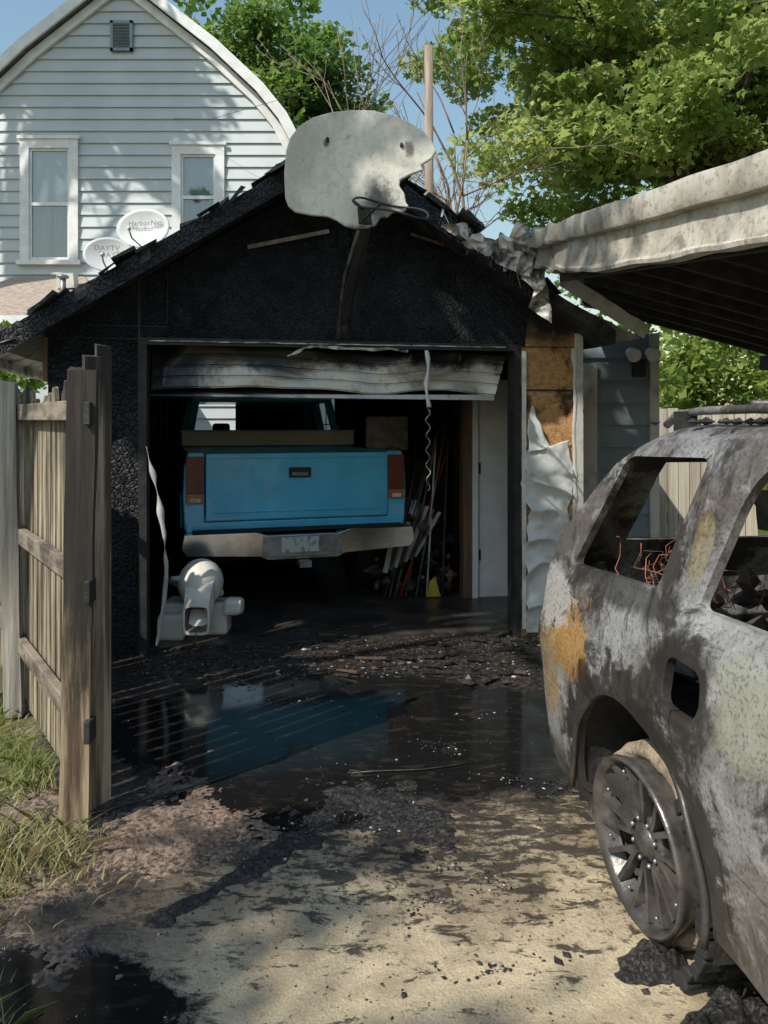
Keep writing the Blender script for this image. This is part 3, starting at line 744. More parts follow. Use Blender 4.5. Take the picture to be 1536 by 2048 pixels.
for s in (1,-1):
    for i in range(len(RL)-1):
        q=[(ax+s*oi[i][0],oi[i][1]),(ax+s*oi[i+1][0],oi[i+1][1]),(ax+s*oa[i+1][0],oa[i+1][1]),(ax+s*oa[i][0],oa[i][1])]
        m.prism(q,HY-.10,HY-.04,M_white)
        q=[(ax+s*oa[i][0],oa[i][1]-.0),(ax+s*oa[i+1][0],oa[i+1][1]),(ax+s*o1[i+1][0]*1.003,o1[i+1][1]+.01),(ax+s*o1[i][0]*1.003,o1[i][1]+.01)]
        m.prism(q,HY-.27,HY-.222,M_white)
m.obj('rake_trim',HS)
m=MB()
for (a,b,c,d) in wins:
    t_=.16
    m.box(a,a+t_,HY-.08,HY+.05,c,d,M_white); m.box(b-t_,b,HY-.08,HY+.05,c,d,M_white); m.box(a,b,HY-.082,HY+.05,d-.02,d+.16,M_white); m.box(a-.05,b+.05,HY-.12,HY+.05,c-.08,c+.0,M_white)
    m.box(a-.04,b+.04,HY-.11,HY-.07,d+.14,d+.2,M_white)
    zm=(c+d)/2
    m.box(a+t_,b-t_,HY-.05,HY+.0,zm-.03,zm+.03,M_white)
    for (q0,q1) in ((a+t_,a+t_+.04),(b-t_-.04,b-t_)): m.box(q0,q1,HY-.045,HY,c,d,M_white)
    m.box(a+t_,b-t_,HY-.044,HY,c,c+.06,M_white); m.box(a+t_,b-t_,HY-.044,HY,d-.06,d,M_white)
    m.box(a+t_,b-t_,HY+.03,HY+.04,zm,d,M_blind)
    def cf(u,v,p,nn): return Vector((0,.02*math.sin(u*40),0))
    m.sheet((a+t_,HY+.06,c),((a+b)/2-.05,HY+.06,c),(a+t_,HY+.06,zm),((a+b)/2-.02,HY+.06,zm),40,2,cf,M_curtain)
    m.sheet(((a+b)/2+.05,HY+.06,c),(b-t_,HY+.06,c),((a+b)/2+.02,HY+.06,zm),(b-t_,HY+.06,zm),40,2,cf,M_curtain)
    m.box(a+t_,b-t_,HY+.09,HY+.1,c,d,M_roomdark)  # dark sheet behind the curtains stands in for the unlit room
m.obj('windows',HS)
t=NT('pane_glass')
tr=t.n.new('ShaderNodeBsdfTransparent'); gl=t.n.new('ShaderNodeBsdfGlossy'); gl.inputs['Roughness'].default_value=.03; mx=t.n.new('ShaderNodeMixShader'); mx.inputs[0].default_value=.22
tr.inputs[0].default_value=(.6,.66,.66,1)
t.l.new(tr.outputs[0],mx.inputs[1]); t.l.new(gl.outputs[0],mx.inputs[2]); t.l.new(mx.outputs[0],t.out.inputs[0]); M_pane=t.mat
m=MB()
for (a,b,c,d) in wins: m.add([(a+.2,HY-.02,c+.05),(b-.2,HY-.02,c+.05),(b-.2,HY-.02,d-.05),(a+.2,HY-.02,d-.05)],[(0,1,2,3)],M_pane)
m.obj('window_panes',HS)
m=MB(); vx0,vx1,vz0,vz1=-4.90,-4.50,8.30,8.84
m.box(vx0,vx1,HY-.09,HY-.05,vz0,vz0+.05,M_gsid);m.box(vx0,vx1,HY-.09,HY-.05,vz1-.05,vz1,M_gsid);m.box(vx0,vx0+.05,HY-.09,HY-.05,vz0,vz1,M_gsid);m.box(vx1-.05,vx1,HY-.09,HY-.05,vz0,vz1,M_gsid)
for k in range(8): m.beam((vx0+.05,HY-.07,vz0+.08+k*.056),(vx1-.05,HY-.07,vz0+.08+k*.056),.05,.008,M_gsid,up=(0,.6,.8))
m.box(vx0,vx1,HY-.045,HY-.043,vz0,vz1,M_soot)  # black sheet put in for the shade behind the louvres, not soot
m.obj('gable_vent',HS)
M_hip=simple('tan_shingle_roof',(.42,.34,.27),(.26,.21,.17),10,.85,bump=.5,stretch=(1,1,4))
m=MB(); m.box(-7.2,-4.55,12.15,13.4,0,3.3,M_hsid)
m.add([(-7.6,11.85,3.32),(-4.3,11.85,3.32),(-4.3,13.4,3.32),(-7.6,13.4,3.32),(-5.35,13.4,4.25),(-6.6,13.4,4.25)],[(0,1,4,5),(1,2,4),(0,5,3),(0,3,2,1)],M_hip)
m.box(-7.6,-4.3,11.83,11.86,3.2,3.33,M_white)
m.tube([(-5.35,12.5,3.6),(-5.35,12.5,4.05)],.05,M_galv,10); m.ell((-5.35,12.5,4.07),(.1,.1,.04),M_galv,12,6)
m.box(-5.6,-5.3,12.8,13.0,3.95,4.2,M_dwhite,jit=.02)
m.obj('rear_addition',HS)

# ------------------------------------------------------------------ satellite dishes
M_dish=simple('dish_paint',(.60,.61,.61),(.52,.53,.53),3,.5,bump=.02)
M_txt=simple('dish_lettering',(.12,.12,.13),(.10,.10,.11),3,.6,bump=0)
def dish(name,loc,w,h,txt,tsz,yaw,pitch,toff):
    D=empty(name,loc); Mx=Matrix.Rotation(yaw,4,'Z')@Matrix.Rotation(pitch,4,'X')
    m=MB(); vs=[];fs=[];nr=8;na=36
    for j in range(nr+1):
        r=j/nr
        for i in range(na):
            a=2*math.pi*i/na; vs.append(Mx@Vector((w/2*r*math.cos(a),.07*(1-r*r),h/2*r*math.sin(a))))
    for j in range(nr):
        for i in range(na): fs.append((j*na+i,j*na+(i+1)%na,(j+1)*na+(i+1)%na,(j+1)*na+i))
    m.add(vs,fs,M_dish,True); m.obj('reflector',D,solid=.012)
    m=MB(); m.tube([(0,.1,0),(0,.2,-.25),(.05,.2,-loc[2])],.03,M_galv,8)
    m.tube([Mx@Vector((0,.02,-h*.48)),Mx@Vector((0,-.32,-h*.46)),Mx@Vector((0,-.42,-.2))],.012,M_galv,8)
    m.ell(Mx@Vector((0,-.42,-.18)),(.03,.04,.035),M_dish,10,8); m.obj('arm_and_mast',D)
    c=bpy.data.curves.new('lettering','FONT'); c.body=txt; c.size=tsz; c.extrude=.001; c.align_x='CENTER'; c.space_character=1.05
    c.materials.append(M_txt)
    o=bpy.data.objects.new('lettering',c); COL.objects.link(o); o.parent=D
    o.matrix_local=Mx@Matrix.Translation((toff[0],-.004,toff[1]))@Matrix.Rotation(R(90),4,'X')
dish('satellite_dish',(-3.70,11.5,4.62),.86,.62,'HarborNet',.115,R(-8),R(-8),(.04,.04))
dish('satellite_dish.001',(-4.12,11.2,4.15),.72,.54,'DAYTV',.11,R(10),R(-10),(-.02,.06))

# ------------------------------------------------------------------ vegetation
def leafmat(name,tr=.5,val=1.8):
    t=NT(name); at=t.n.new('ShaderNodeAttribute'); at.attribute_name='lc'
    t.val(t.b.inputs['Base Color'],at.outputs['Color']); t.b.inputs['Roughness'].default_value=.45
    tl=t.n.new('ShaderNodeBsdfTranslucent'); hs=t.n.new('ShaderNodeHueSaturation'); hs.inputs['Value'].default_value=val; hs.inputs['Hue'].default_value=.49; t.l.new(at.outputs['Color'],hs.inputs['Color']); t.l.new(hs.outputs[0],tl.inputs[0])
    mx=t.n.new('ShaderNodeMixShader'); mx.inputs[0].default_value=tr
    t.l.new(t.b.outputs[0],mx.inputs[1]); t.l.new(tl.outputs[0],mx.inputs[2]); t.l.new(mx.outputs[0],t.out.inputs[0]); return t.mat
M_leaf=leafmat('leaf')
SHAPE8=np.array([(0,-.5),(.42,-.28),(.2,-.05),(.5,.2),(.12,.16),(0,.55),(-.12,.16),(-.5,.2),(-.2,-.05),(-.42,-.28)])
SHAPE4=np.array([(0,-.5),(.32,0),(0,.5),(-.32,0)])
def leaves(name,pos,size,cols,parent,shape=SHAPE4,upb=.5,sv=.35):
    N=len(pos); K=len(shape)
    nrm=rng.normal(size=(N,3)); nrm[:,2]=np.abs(nrm[:,2])+upb; nrm/=np.linalg.norm(nrm,axis=1)[:,None]
    r=rng.normal(size=(N,3)); u=np.cross(nrm,r); u/=np.linalg.norm(u,axis=1)[:,None]; v=np.cross(nrm,u)
    sz=size*(1+sv*rng.normal(size=N)).clip(.4,2)
    V=pos[:,None,:]+(u[:,None,:]*shape[None,:,0,None]+v[:,None,:]*shape[None,:,1,None])*sz[:,None,None]
    V=V-nrm[:,None,:]*(np.abs(shape[None,:,0,None])*.35*sz[:,None,None])
    me=bpy.data.meshes.new(name); me.vertices.add(N*K); me.vertices.foreach_set('co',V.reshape(-1).astype(np.float32))
    me.loops.add(N*K); me.loops.foreach_set('vertex_index',np.arange(N*K,dtype=np.int32)); me.polygons.add(N); me.polygons.foreach_set('loop_start',np.arange(0,N*K,K,dtype=np.int32))
    try: me.polygons.foreach_set('loop_total',np.full(N,K,dtype=np.int32))
    except Exception: pass
    me.update(calc_edges=True)
    ca=me.color_attributes.new('lc','FLOAT_COLOR','POINT')
    c=np.ones((N,K,4),dtype=np.float32); c[:,:,:3]=cols[:,None,:]; ca.data.foreach_set('color',c.reshape(-1))
    me.materials.append(M_leaf)
    o=bpy.data.objects.new(name,me); COL.objects.link(o); o.parent=parent; return o
M_bark=simple('bark',(.13,.10,.075),(.06,.045,.035),10,.9,bump=.8,stretch=(2,2,.4),bd=.03)
def tree(name,base,trunk_top,r0,cc,cr,nclump,cl_r,nleaf,lsize,c1,c2,shape=SHAPE4,flat=.6,lo=0.35,clipf=None,limbs=14):
    E=empty(name); cc=Vector(cc)
    cl=[]
    while len(cl)<nclump:
        v=Vector((random.gauss(0,1),random.gauss(0,1),random.gauss(0,1))).normalized()*(random.uniform(lo,1)**.6)
        p=Vector((cc.x+v.x*cr[0],cc.y+v.y*cr[1],cc.z+v.z*cr[2]))
        if nz(p,.45,len(name))>-.28 and (clipf is None or clipf(p)): cl.append(p)
    m=MB(); b=Vector(base); tt=Vector(trunk_top)
    mid=(b+tt)/2+Vector((random.uniform(-.2,.2),random.uniform(-.2,.2),0))
    m.tube([b,b.lerp(mid,.5),mid,mid.lerp(tt,.5),tt],r0,M_bark,12,r0*.6)
    for k in range(limbs):
        e=cl[int(k*len(cl)/limbs)]; s=mid.lerp(tt,random.uniform(.3,1)); q=s.lerp(e,.5)+Vector((random.uniform(-.4,.4),random.uniform(-.4,.4),random.uniform(.1,.7)))
        m.tube([s,s.lerp(q,.5)+Vector((0,0,.15)),q,q.lerp(e,.5)+Vector((random.uniform(-.2,.2),0,.1)),e],r0*.36,M_bark,7,.02)
        for j in range(4):
            e2=q.lerp(e,random.random())+Vector((random.gauss(0,.8),random.gauss(0,.8),random.gauss(.2,.6))); m.tube([q.lerp(e,j/5),e2],.025,M_bark,5,.008)
    m.obj('trunk_and_limbs',E)
    cl_=np.array([tuple(c) for c in cl]); idx=rng.integers(0,len(cl),nleaf)
    g_=rng.normal(size=(nleaf,3)); g_/=np.linalg.norm(g_,axis=1)[:,None]; g_*=(rng.random(nleaf)**.45)[:,None]
    rr=cl_r*(.6+.8*rng.random(len(cl)))
    pos=cl_[idx]+g_*rr[idx][:,None]*np.array([1,1,flat])
    cf=rng.random(len(cl)); f=(cf[idx]*.7+rng.random(nleaf)*.3)[:,None]
    cols=np.array(c1)[None,:]*(1-f)+np.array(c2)[None,:]*f
    leaves('foliage',pos,lsize,cols,E,shape)
    return E
def vis(p): return p.z>5.2+max(0,(p.x-7))*-.1 and p.x>.75+max(0,7.6-p.z)*.35
tree('maple_tree',(6.3,14.5,0),(6.0,14,6.5),.24,(5.5,13.7,8.6),(5.9,3.0,4.2),270,.75,70000,.135,(.13,.22,.045),(.38,.43,.15),SHAPE8,.45,.1,vis,26)
tree('maple_tree.001',(9.5,19,0),(9.4,19,6),.3,(9.2,19,8),(5.5,3,5.5),120,1.2,15000,.24,(.10,.19,.04),(.20,.30,.08),SHAPE4,.55,.0)
tree('ash_tree',(-3.4,22.5,0),(-3.5,22.5,8),.3,(-4.2,22,10.7),(3.7,2.5,3.7),150,1.0,42000,.19,(.05,.115,.025),(.19,.29,.06),SHAPE4,.5,.1,None,16)
tree('shade_tree',(-6.0,1.2,0),(-5.0,1.3,6.5),.28,(-4.6,1.4,8.8),(2.3,1.9,1.4),34,.46,3600,.2,(.05,.1,.02),(.1,.16,.03),SHAPE4,.6,.0,None,10)
tree('shade_tree.001',(-9.0,-4.5,0),(-8.0,-4.2,6),.24,(-6.9,-3.8,8.7),(2.7,1.8,1.0),10,.42,1300,.18,(.05,.1,.02),(.1,.16,.03),SHAPE4,.5,.0,None,6)
tree('shade_tree.002',(-11.5,9.0,0),(-10.6,9.3,10),.3,(-9.3,9.6,14.3),(1.9,1.8,1.7),60,.7,8000,.26,(.05,.1,.02),(.1,.16,.03),SHAPE4,.6,.0,None,8)

N=14000; ang_=rng.uniform(-1.15,1.15,N); rad=rng.uniform(30,38,N)
hgt=3.5+1.8*np.sin(ang_*9)+1.2*np.sin(ang_*23+1); zz=rng.random(N)*hgt
pos=np.stack([rad*np.sin(ang_),rad*np.cos(ang_),zz],1); f=(.5+.5*np.sin(ang_*40+zz*2))[:,None]*.6+rng.random(N)[:,None]*.4
cols=np.array([.06,.12,.03])*(1-f)+np.array([.15,.25,.05])*f
E=empty('distant_trees'); leaves('foliage',pos,.7,cols,E)
def shrub(name,c,r,n,size,c1,c2):
    E=empty(name); k=26; cc=np.array(c)+rng.normal(size=(k,3))*np.array(r)*.5; idx=rng.integers(0,k,n)
    pos=cc[idx]+rng.normal(size=(n,3))*.16*np.array(r).max()*.8; pos=pos[pos[:,2]>0]; n=len(pos); f=rng.random(n)[:,None]
    leaves('foliage',pos,size,np.array(c1)*(1-f)+np.array(c2)*f,E)
    m=MB()
    for i in range(8): m.tube([(c[0],c[1],0),tuple(cc[i])],.02,M_bark,5,.006)
    m.obj('stems',E)
shrub('shrub',(5.6,11.5,2.6),(2.2,.8,.9),7000,.13,(.13,.21,.04),(.30,.37,.10))
shrub('shrub.001',(-4.9,9.3,2.35),(.7,.5,.55),3500,.10,(.12,.22,.03),(.26,.34,.07))
shrub('shrub.002',(7.8,12,2.0),(1.6,.8,1.2),5000,.13,(.09,.17,.03),(.2,.3,.05))

E=empty('bare_tree'); m=MB()
M_twig=simple('dead_twig',(.30,.21,.15),(.17,.12,.085),8,.9,bump=.2)
def branch(p,d,L,r,lv):
    pts_=[p]; q=p.copy(); dd=d.copy()
    for i in range(5):
        dd=(dd+Vector((random.gauss(0,.12),random.gauss(0,.12),random.gauss(.03,.08)))).normalized(); q=q+dd*L/5; pts_.append(q.copy())
    m.tube(pts_,r,M_twig,5,max(.006,r*.35))
    if lv>0:
        for k in range(3):
            i=random.randint(1,5); nd=(dd+Vector((random.gauss(0,.6),random.gauss(0,.4),random.gauss(.1,.4)))).normalized(); branch(pts_[i],nd,L*.55,r*.5,lv-1)
m.tube([(1.6,12.5,0),(1.4,12.5,3.6)],.10,M_twig,8,.08)
for k in range(6): branch(Vector((1.4,12.5,3.2+.2*k)),Vector((random.uniform(-.5,.35),0,1)).normalized(),3.0,.035,3)
m.tube([(-.6,16.5,0),(-.7,16.5,7)],.08,M_twig,8,.05)
for k in range(4): branch(Vector((-.7,16.5,6.6+.2*k)),Vector((random.uniform(-.3,.45),0,1)).normalized(),3.2,.022,2)
m.obj('branches',E)
E=empty('utility_pole'); m=MB(); m.tube([(.64,10.6,0),(.64,10.6,4),(.63,10.6,6.95)],.07,simple('pole_wood',(.36,.29,.23),(.20,.155,.12),6,.9,bump=.6,stretch=(3,3,.2)),12,.06)
m.tube([(.63,10.6,6.8),(-3,13,6.9),(-8,16,8.2)],.004,M_soot,5); m.tube([(.63,10.6,6.7),(9,15,8.2)],.004,M_soot,5)
m.obj('pole',E)

# grass
E=empty('grass'); M_grass=leafmat('grass_blade',.35,1.8); N=34000
gx=rng.uniform(-3.6,-.7,N); gy=rng.uniform(1.9,5.2,N)
lim=np.where(gy<3.05,-1.10-.14*np.sin(gy*9)+rng.normal(size=N)*.06,-1.2-.71*(gy-3.0))
ok=(gx<lim); gx=gx[ok];gy=gy[ok];N=len(gx)
cl=np.array([nz((a,b,0),2.2,4) for a,b in zip(gx,gy)]); ok=rng.random(N)<(.65+cl*1.3); gx=gx[ok];gy=gy[ok];cl=cl[ok];N=len(gx)
h=rng.uniform(.025,.09,N)*(1+cl.clip(-.4,.6)*1.4); a=rng.uniform(0,6.28,N); lean=rng.normal(size=(N,2))*.8*h[:,None]; w=.003
b0=np.stack([gx,gy,np.full(N,-.012)],1); dx=np.stack([np.cos(a)*w,np.sin(a)*w,np.zeros(N)],1)
midp=b0+np.stack([lean[:,0]*.35,lean[:,1]*.35,h*.6],1); tip=b0+np.stack([lean[:,0],lean[:,1],h],1)
V=np.stack([b0-dx,b0+dx,midp+dx*.7,tip,midp-dx*.7],1)
me=bpy.data.meshes.new('grass_blades'); me.vertices.add(N*5); me.vertices.foreach_set('co',V.reshape(-1).astype(np.float32)); me.loops.add(N*5); me.loops.foreach_set('vertex_index',np.arange(N*5,dtype=np.int32)); me.polygons.add(N); me.polygons.foreach_set('loop_start',np.arange(0,N*5,5,dtype=np.int32))
try: me.polygons.foreach_set('loop_total',np.full(N,5,dtype=np.int32))
except Exception: pass
me.update(calc_edges=True)
ca=me.color_attributes.new('lc','FLOAT_COLOR','POINT'); f=(rng.random(N)*.6+.4*(cl<0)+.3*(gy<2.9)).clip(0,1)[:,None]
cc=np.array([.14,.23,.045])*(1-f)+np.array([.46,.37,.20])*f; c=np.ones((N,5,4),dtype=np.float32); c[:,:,:3]=cc[:,None,:]; ca.data.foreach_set('color',c.reshape(-1)); me.materials.append(M_grass)
o=bpy.data.objects.new('blades',me); COL.objects.link(o); o.parent=E

# ------------------------------------------------------------------ burned SUV
SV=empty('burned_suv',(.755,2.35,0),R(-82))
CW=.89
t=NT('burned_steel')
nb=t.noise(1.5,7,.66,None,.8); nm=t.noise(8,7,.72,None,.4); nf=t.noise(80,5,.75); nv_=t.noise(5,6,.7,t.mapping((1,1,1),(1.5,1,.4)))
x,y,z=t.xyz()
col=t.mix(t.mr(nb,.40,.58),(.36,.36,.36),(.15,.13,.115))
col=t.mix(t.mr(nm,.50,.66,0,.5),col,(.48,.47,.45))
n4=t.noise(2.6,7,.74,t.mapping((5,2,1)),.5)
col=t.mix(t.mr(n4,.49,.57,0,.9),col,(.045,.038,.033))
col=t.mix(t.mr(nv_,.53,.63,0,.75),col,(.03,.026,.023))
col=t.mix(t.math('MULTIPLY',t.ellmask((.62,0,.92),(.22,.5,.16),nm,2.4,1.1,.4),.75),col,(.38,.38,.30))
rust=t.ellmask((-.43,0,.79),(.18,.5,.16),nm,3.4,1.0,.7); col=t.mix(t.math('MULTIPLY',rust,.85),col,(.50,.28,.09))
rust2=t.ellmask((-.66,0,.62),(.12,.5,.2),nm,3.4,1.0,.7); col=t.mix(t.math('MULTIPLY',rust2,.6),col,(.44,.29,.13))
wht=t.ellmask((-.66,0,.93),(.22,.5,.13),nm,2.8,1.0,.7); col=t.mix(t.math('MULTIPLY',wht,.8),col,(.56,.54,.50))
rust3=t.ellmask((.28,.1,1.27),(.05,.5,.12),nm,2.8,1.0,.7); col=t.mix(t.math('MULTIPLY',rust3,.55),col,(.36,.28,.14))
blkm=t.ellmask((-.15,0,1.06),(.5,.5,.06),nm,1.8,1.2,.6)
arch=t.ellmask((0,0,.30),(.56,.6,.54),nm,1.0,1.04,.92)
fuel=t.ellmask((.32,0,.89),(.18,.5,.17),nm,1.8,1.1,.6)
seam=t.ellmask((.36,0,.72),(.09,.5,.45),nm,2.4,1.1,.5)
low=t.mr(t.math('ADD',z,t.math('MULTIPLY',nb,.35)),.62,.42)
top=t.mr(t.math('ADD',z,t.math('MULTIPLY',nm,.2)),1.60,1.68)
for mk,c_,w_ in ((blkm,(.035,.031,.028),.8),(arch,(.035,.03,.026),.9),(fuel,(.03,.026,.024),.9),(seam,(.045,.038,.033),.6),(low,(.07,.06,.052),.7),(top,(.09,.08,.075),.4)):
    col=t.mix(t.math('MULTIPLY',mk,w_),col,c_)
col=t.mix(t.mr(nf,.50,.62,0,.55),col,(.045,.038,.033))
hb=t.math('ADD',t.math('MULTIPLY',nf,.35),nm); t.bump(hb,.35,.007)
M_burn=t.fin(col,t.mr(nm,.3,.7,.32,.62),.3)
stH=[(-.87,.96,.12),(-.85,1.03,.055),(-.80,1.09,.02),(-.73,1.17,.0),(-.62,1.28,0),(-.50,1.42,0),(-.41,1.50,0),(-.32,1.55,0),(-.2,1.585,0)]+[(s_,1.61,0) for s_ in np.arange(-.08,1.95,.08)]+[(1.95,1.60,0),(2.05,1.57,0),(2.2,1.49,0),(2.35,1.40,0),(2.5,1.30,0),(2.65,1.2,0),(2.75,1.13,0),(2.9,1.10,0),(3.1,1.09,0),(3.3,1.07,0),(3.45,1.04,.01),(3.55,1.0,.03),(3.62,.92,.08),(3.66,.8,.16)]
low_p=[(.20,.16),(.07,.19),(.035,.28),(.022,.38),(.012,.5),(.004,.60),(-.008,.68),(-.018,.74),(-.012,.80),(.004,.86),(.010,.92),(.018,.98),(.036,1.03)]
up_p=[(.05,0),(.058,.06),(.085,.28),(.12,.55),(.155,.80),(.185,.90),(.24,.965),(.34,.99),(.5,1.0),(.7,1.01)]
verts=[];rings=[]
for (s_,Hh,ins) in stH:
    belt=min(1.075,Hh-.035); fr=max(.12,min(1,(Hh-belt)/.5)); half=[]
    for (o_,z_) in low_p:
        zz_=z_ if z_<=.5 else .5+(z_-.5)*((belt-.03)-.5)/(1.03-.5)
        zl=zz_
        if -.5<s_: zl=max(zz_,.25) if z_<.3 else zz_
        half.append((o_+ins,zl))
    for (o_,u_) in up_p:
        o2=.05+(o_-.05)*(fr if o_<.3 else 1)+ins
        half.append((min(o2,CW-.05),belt+u_*(Hh-belt)))
    full=[(o_,z_) for o_,z_ in half]+[(2*CW-o_,z_) for o_,z_ in half[::-1]]
    ring=[]
    for (o_,z_) in full:
        v=Vector((s_,o_,z_)); w_=.009*nz(v,3,2)+.006*nz(v,8,5); v.y+=w_ if o_<CW else -w_; v.z+=.006*nz(v,2.5,7) if z_>1.4 else 0
        if z_>1.5: v.z-=.03*max(0,math.sin((o_-.2)/1.4*math.pi))*(.5+nz(v,1.5,3))
        ring.append(len(verts)); verts.append(v)
    rings.append(ring)
fs=[]; K=len(rings[0])
for i in range(len(rings)-1):
    for k in range(K): fs.append((rings[i][k],rings[i][(k+1)%K],rings[i+1][(k+1)%K],rings[i+1][k]))
fs.append(tuple(rings[0][::-1])); fs.append(tuple(rings[-1]))
def mkmesh(name,vs,fs):
    me=bpy.data.meshes.new(name); me.from_pydata([tuple(v) for v in vs],[],fs); me.update()
    bm=bmesh.new(); bm.from_mesh(me); bmesh.ops.recalc_face_normals(bm,faces=bm.faces); bm.to_mesh(me); bm.free()
    o=bpy.data.objects.new(name,me); COL.objects.link(o); return o
shell=mkmesh('body_shell',verts,fs)
sd=shell.modifiers.new('s','SOLIDIFY'); sd.thickness=.028; sd.offset=-1
def poly_cut(pts,y0,y1):
    n=len(pts); vs=[(p[0],y0,p[1]) for p in pts]+[(p[0],y1,p[1]) for p in pts]
    return mkmesh('cut',vs,[tuple(range(n)),tuple(range(2*n-1,n-1,-1))]+[(i,n+i,n+(i+1)%n,(i+1)%n) for i in range(n)])
def rnd(pts,r=.05,k=4):
    out=[];n=len(pts); rs=r if isinstance(r,(list,tuple)) else [r]*n
    for i in range(n):
        p=Vector(pts[i]);a=Vector(pts[i-1]);b=Vector(pts[(i+1)%n]); A=p+(a-p).normalized()*rs[i]; B=p+(b-p).normalized()*rs[i]
        for j in range(k+1):
            t_=j/k; q=A*(1-t_)**2+p*2*t_*(1-t_)+B*t_**2; out.append((q.x,q.y))
    return out
cuts=[]
cuts.append(poly_cut(rnd([(-.52,1.07),(.09,1.10),(.215,1.505),(-.30,1.49)],.04),-.3,2.1))
cuts.append(poly_cut(rnd([(.33,1.10),(1.12,1.115),(1.12,1.52),(.45,1.52)],[.03,.05,.05,.16],8),-.3,2.1))
cuts.append(poly_cut(rnd([(1.22,1.115),(2.35,1.115),(1.95,1.51),(1.22,1.51)],.05),-.3,2.1))
for cx in (0,2.72):
    ar=[(cx+.43*math.cos(a),.30+.43*math.sin(a)) for a in np.linspace(0,2*math.pi,49)[:-1]]
    cuts.append(poly_cut(ar,-.2,.34)); cuts.append(poly_cut(ar,2*CW-.34,2*CW+.2))
cuts.append(poly_cut(rnd([(.235,.82),(.41,.82),(.41,.955),(.235,.955)],.045),-.1,.08))
def strip(pl,w=.004):
    L=[];Rr=[]
    for i,p in enumerate(pl):
        a=Vector(pl[max(0,i-1)]);b=Vector(pl[min(len(pl)-1,i+1)]); d=(b-a).normalized(); n_=Vector((-d.y,d.x))*w
        L.append((p[0]+n_.x,p[1]+n_.y)); Rr.append((p[0]-n_.x,p[1]-n_.y))
    return L+Rr[::-1]
seams=[strip([(.335,1.075),(.34,1.0),(.30,.80),(.32,.72),(.40,.66),(.48,.56),(.52,.36)]),strip([(1.17,1.09),(1.17,.36)]),strip([(2.2,1.09),(2.22,.36)]),
 strip([(-.92,.60),(-.6,.57),(-.44,.52)]), strip([(.535,.52),(1.15,.52)],.003),strip([(1.19,.52),(2.18,.52)],.003)]
for s_ in seams: cuts.append(poly_cut(s_,-.1,.055))
def boxo(x0,x1,y0,y1,z0,z1): return poly_cut([(x0,z0),(x1,z0),(x1,z1),(x0,z1)],y0,y1)
cuts.append(boxo(2.12,3.0,.30,2*CW-.30,1.17,1.50)); cuts.append(boxo(-1.0,-.38,.36,2*CW-.36,1.12,1.46))
for c_ in cuts:
    md=shell.modifiers.new('b','BOOLEAN'); md.operation='DIFFERENCE'; md.solver='EXACT'; md.object=c_
dg=bpy.context.evaluated_depsgraph_get(); ev=shell.evaluated_get(dg); me2=bpy.data.meshes.new_from_object(ev)
shell.modifiers.clear(); shell.data=me2; me2.materials.clear(); me2.materials.append(M_burn)
me2.polygons.foreach_set('use_smooth',[True]*len(me2.polygons))
try: me2.set_sharp_from_angle(angle=R(32))
except Exception as e: print('sharp',e)
for c_ in cuts: bpy.data.objects.remove(c_)
shell.parent=SV
M_ash=simple('tire_ash',(.34,.265,.19),(.10,.08,.06),9,.85,bump=.9,bs=50,lo=.4,hi=.7,bd=.02)
M_alloy=simple('scorched_alloy',(.07,.065,.06),(.18,.165,.15),7,.32,metal=.5,bump=.15)
m=MB()
for cx in (0,2.72):
    for sgn in (0,1):
        vs=[];fs=[];n=30
        for i in range(n+1):
            a=R(-12)+R(204)*i/n
            for w_ in (.03,.42):
                yy=w_ if sgn==0 else 2*CW-w_
                vs.append((cx+.44*math.cos(a),yy,.30+.44*math.sin(a)))
        for i in range(n): fs.append((2*i,2*i+1,2*i+3,2*i+2))
        m.add(vs,fs,M_soot,True)
        yb=.40 if sgn==0 else 2*CW-.40
        m.add([(cx+.44*math.cos(R(-12)+R(204)*i/n),yb,.30+.44*math.sin(R(-12)+R(204)*i/n)) for i in range(n+1)],[tuple(range(n+1))],M_soot)
m.box(-.7,3.5,.1,2*CW-.1,.30,.36,M_soot); m.box(-.6,.6,.42,2*CW-.42,.36,.72,M_soot)
m.obj('arch_liners_and_floor',SV)
m=MB()
for cx in (0,2.72):
    for sgn in (0,1):
        pl=[(cx+.436*math.cos(a),(.006 if sgn==0 else 2*CW-.006)+.004*math.sin(9*a),.30+.436*math.sin(a)) for a in np.linspace(R(-5),R(185),34)]
        m.tube(pl,.012,M_burn,6)
m.obj('wheel_arch_lips',SV)
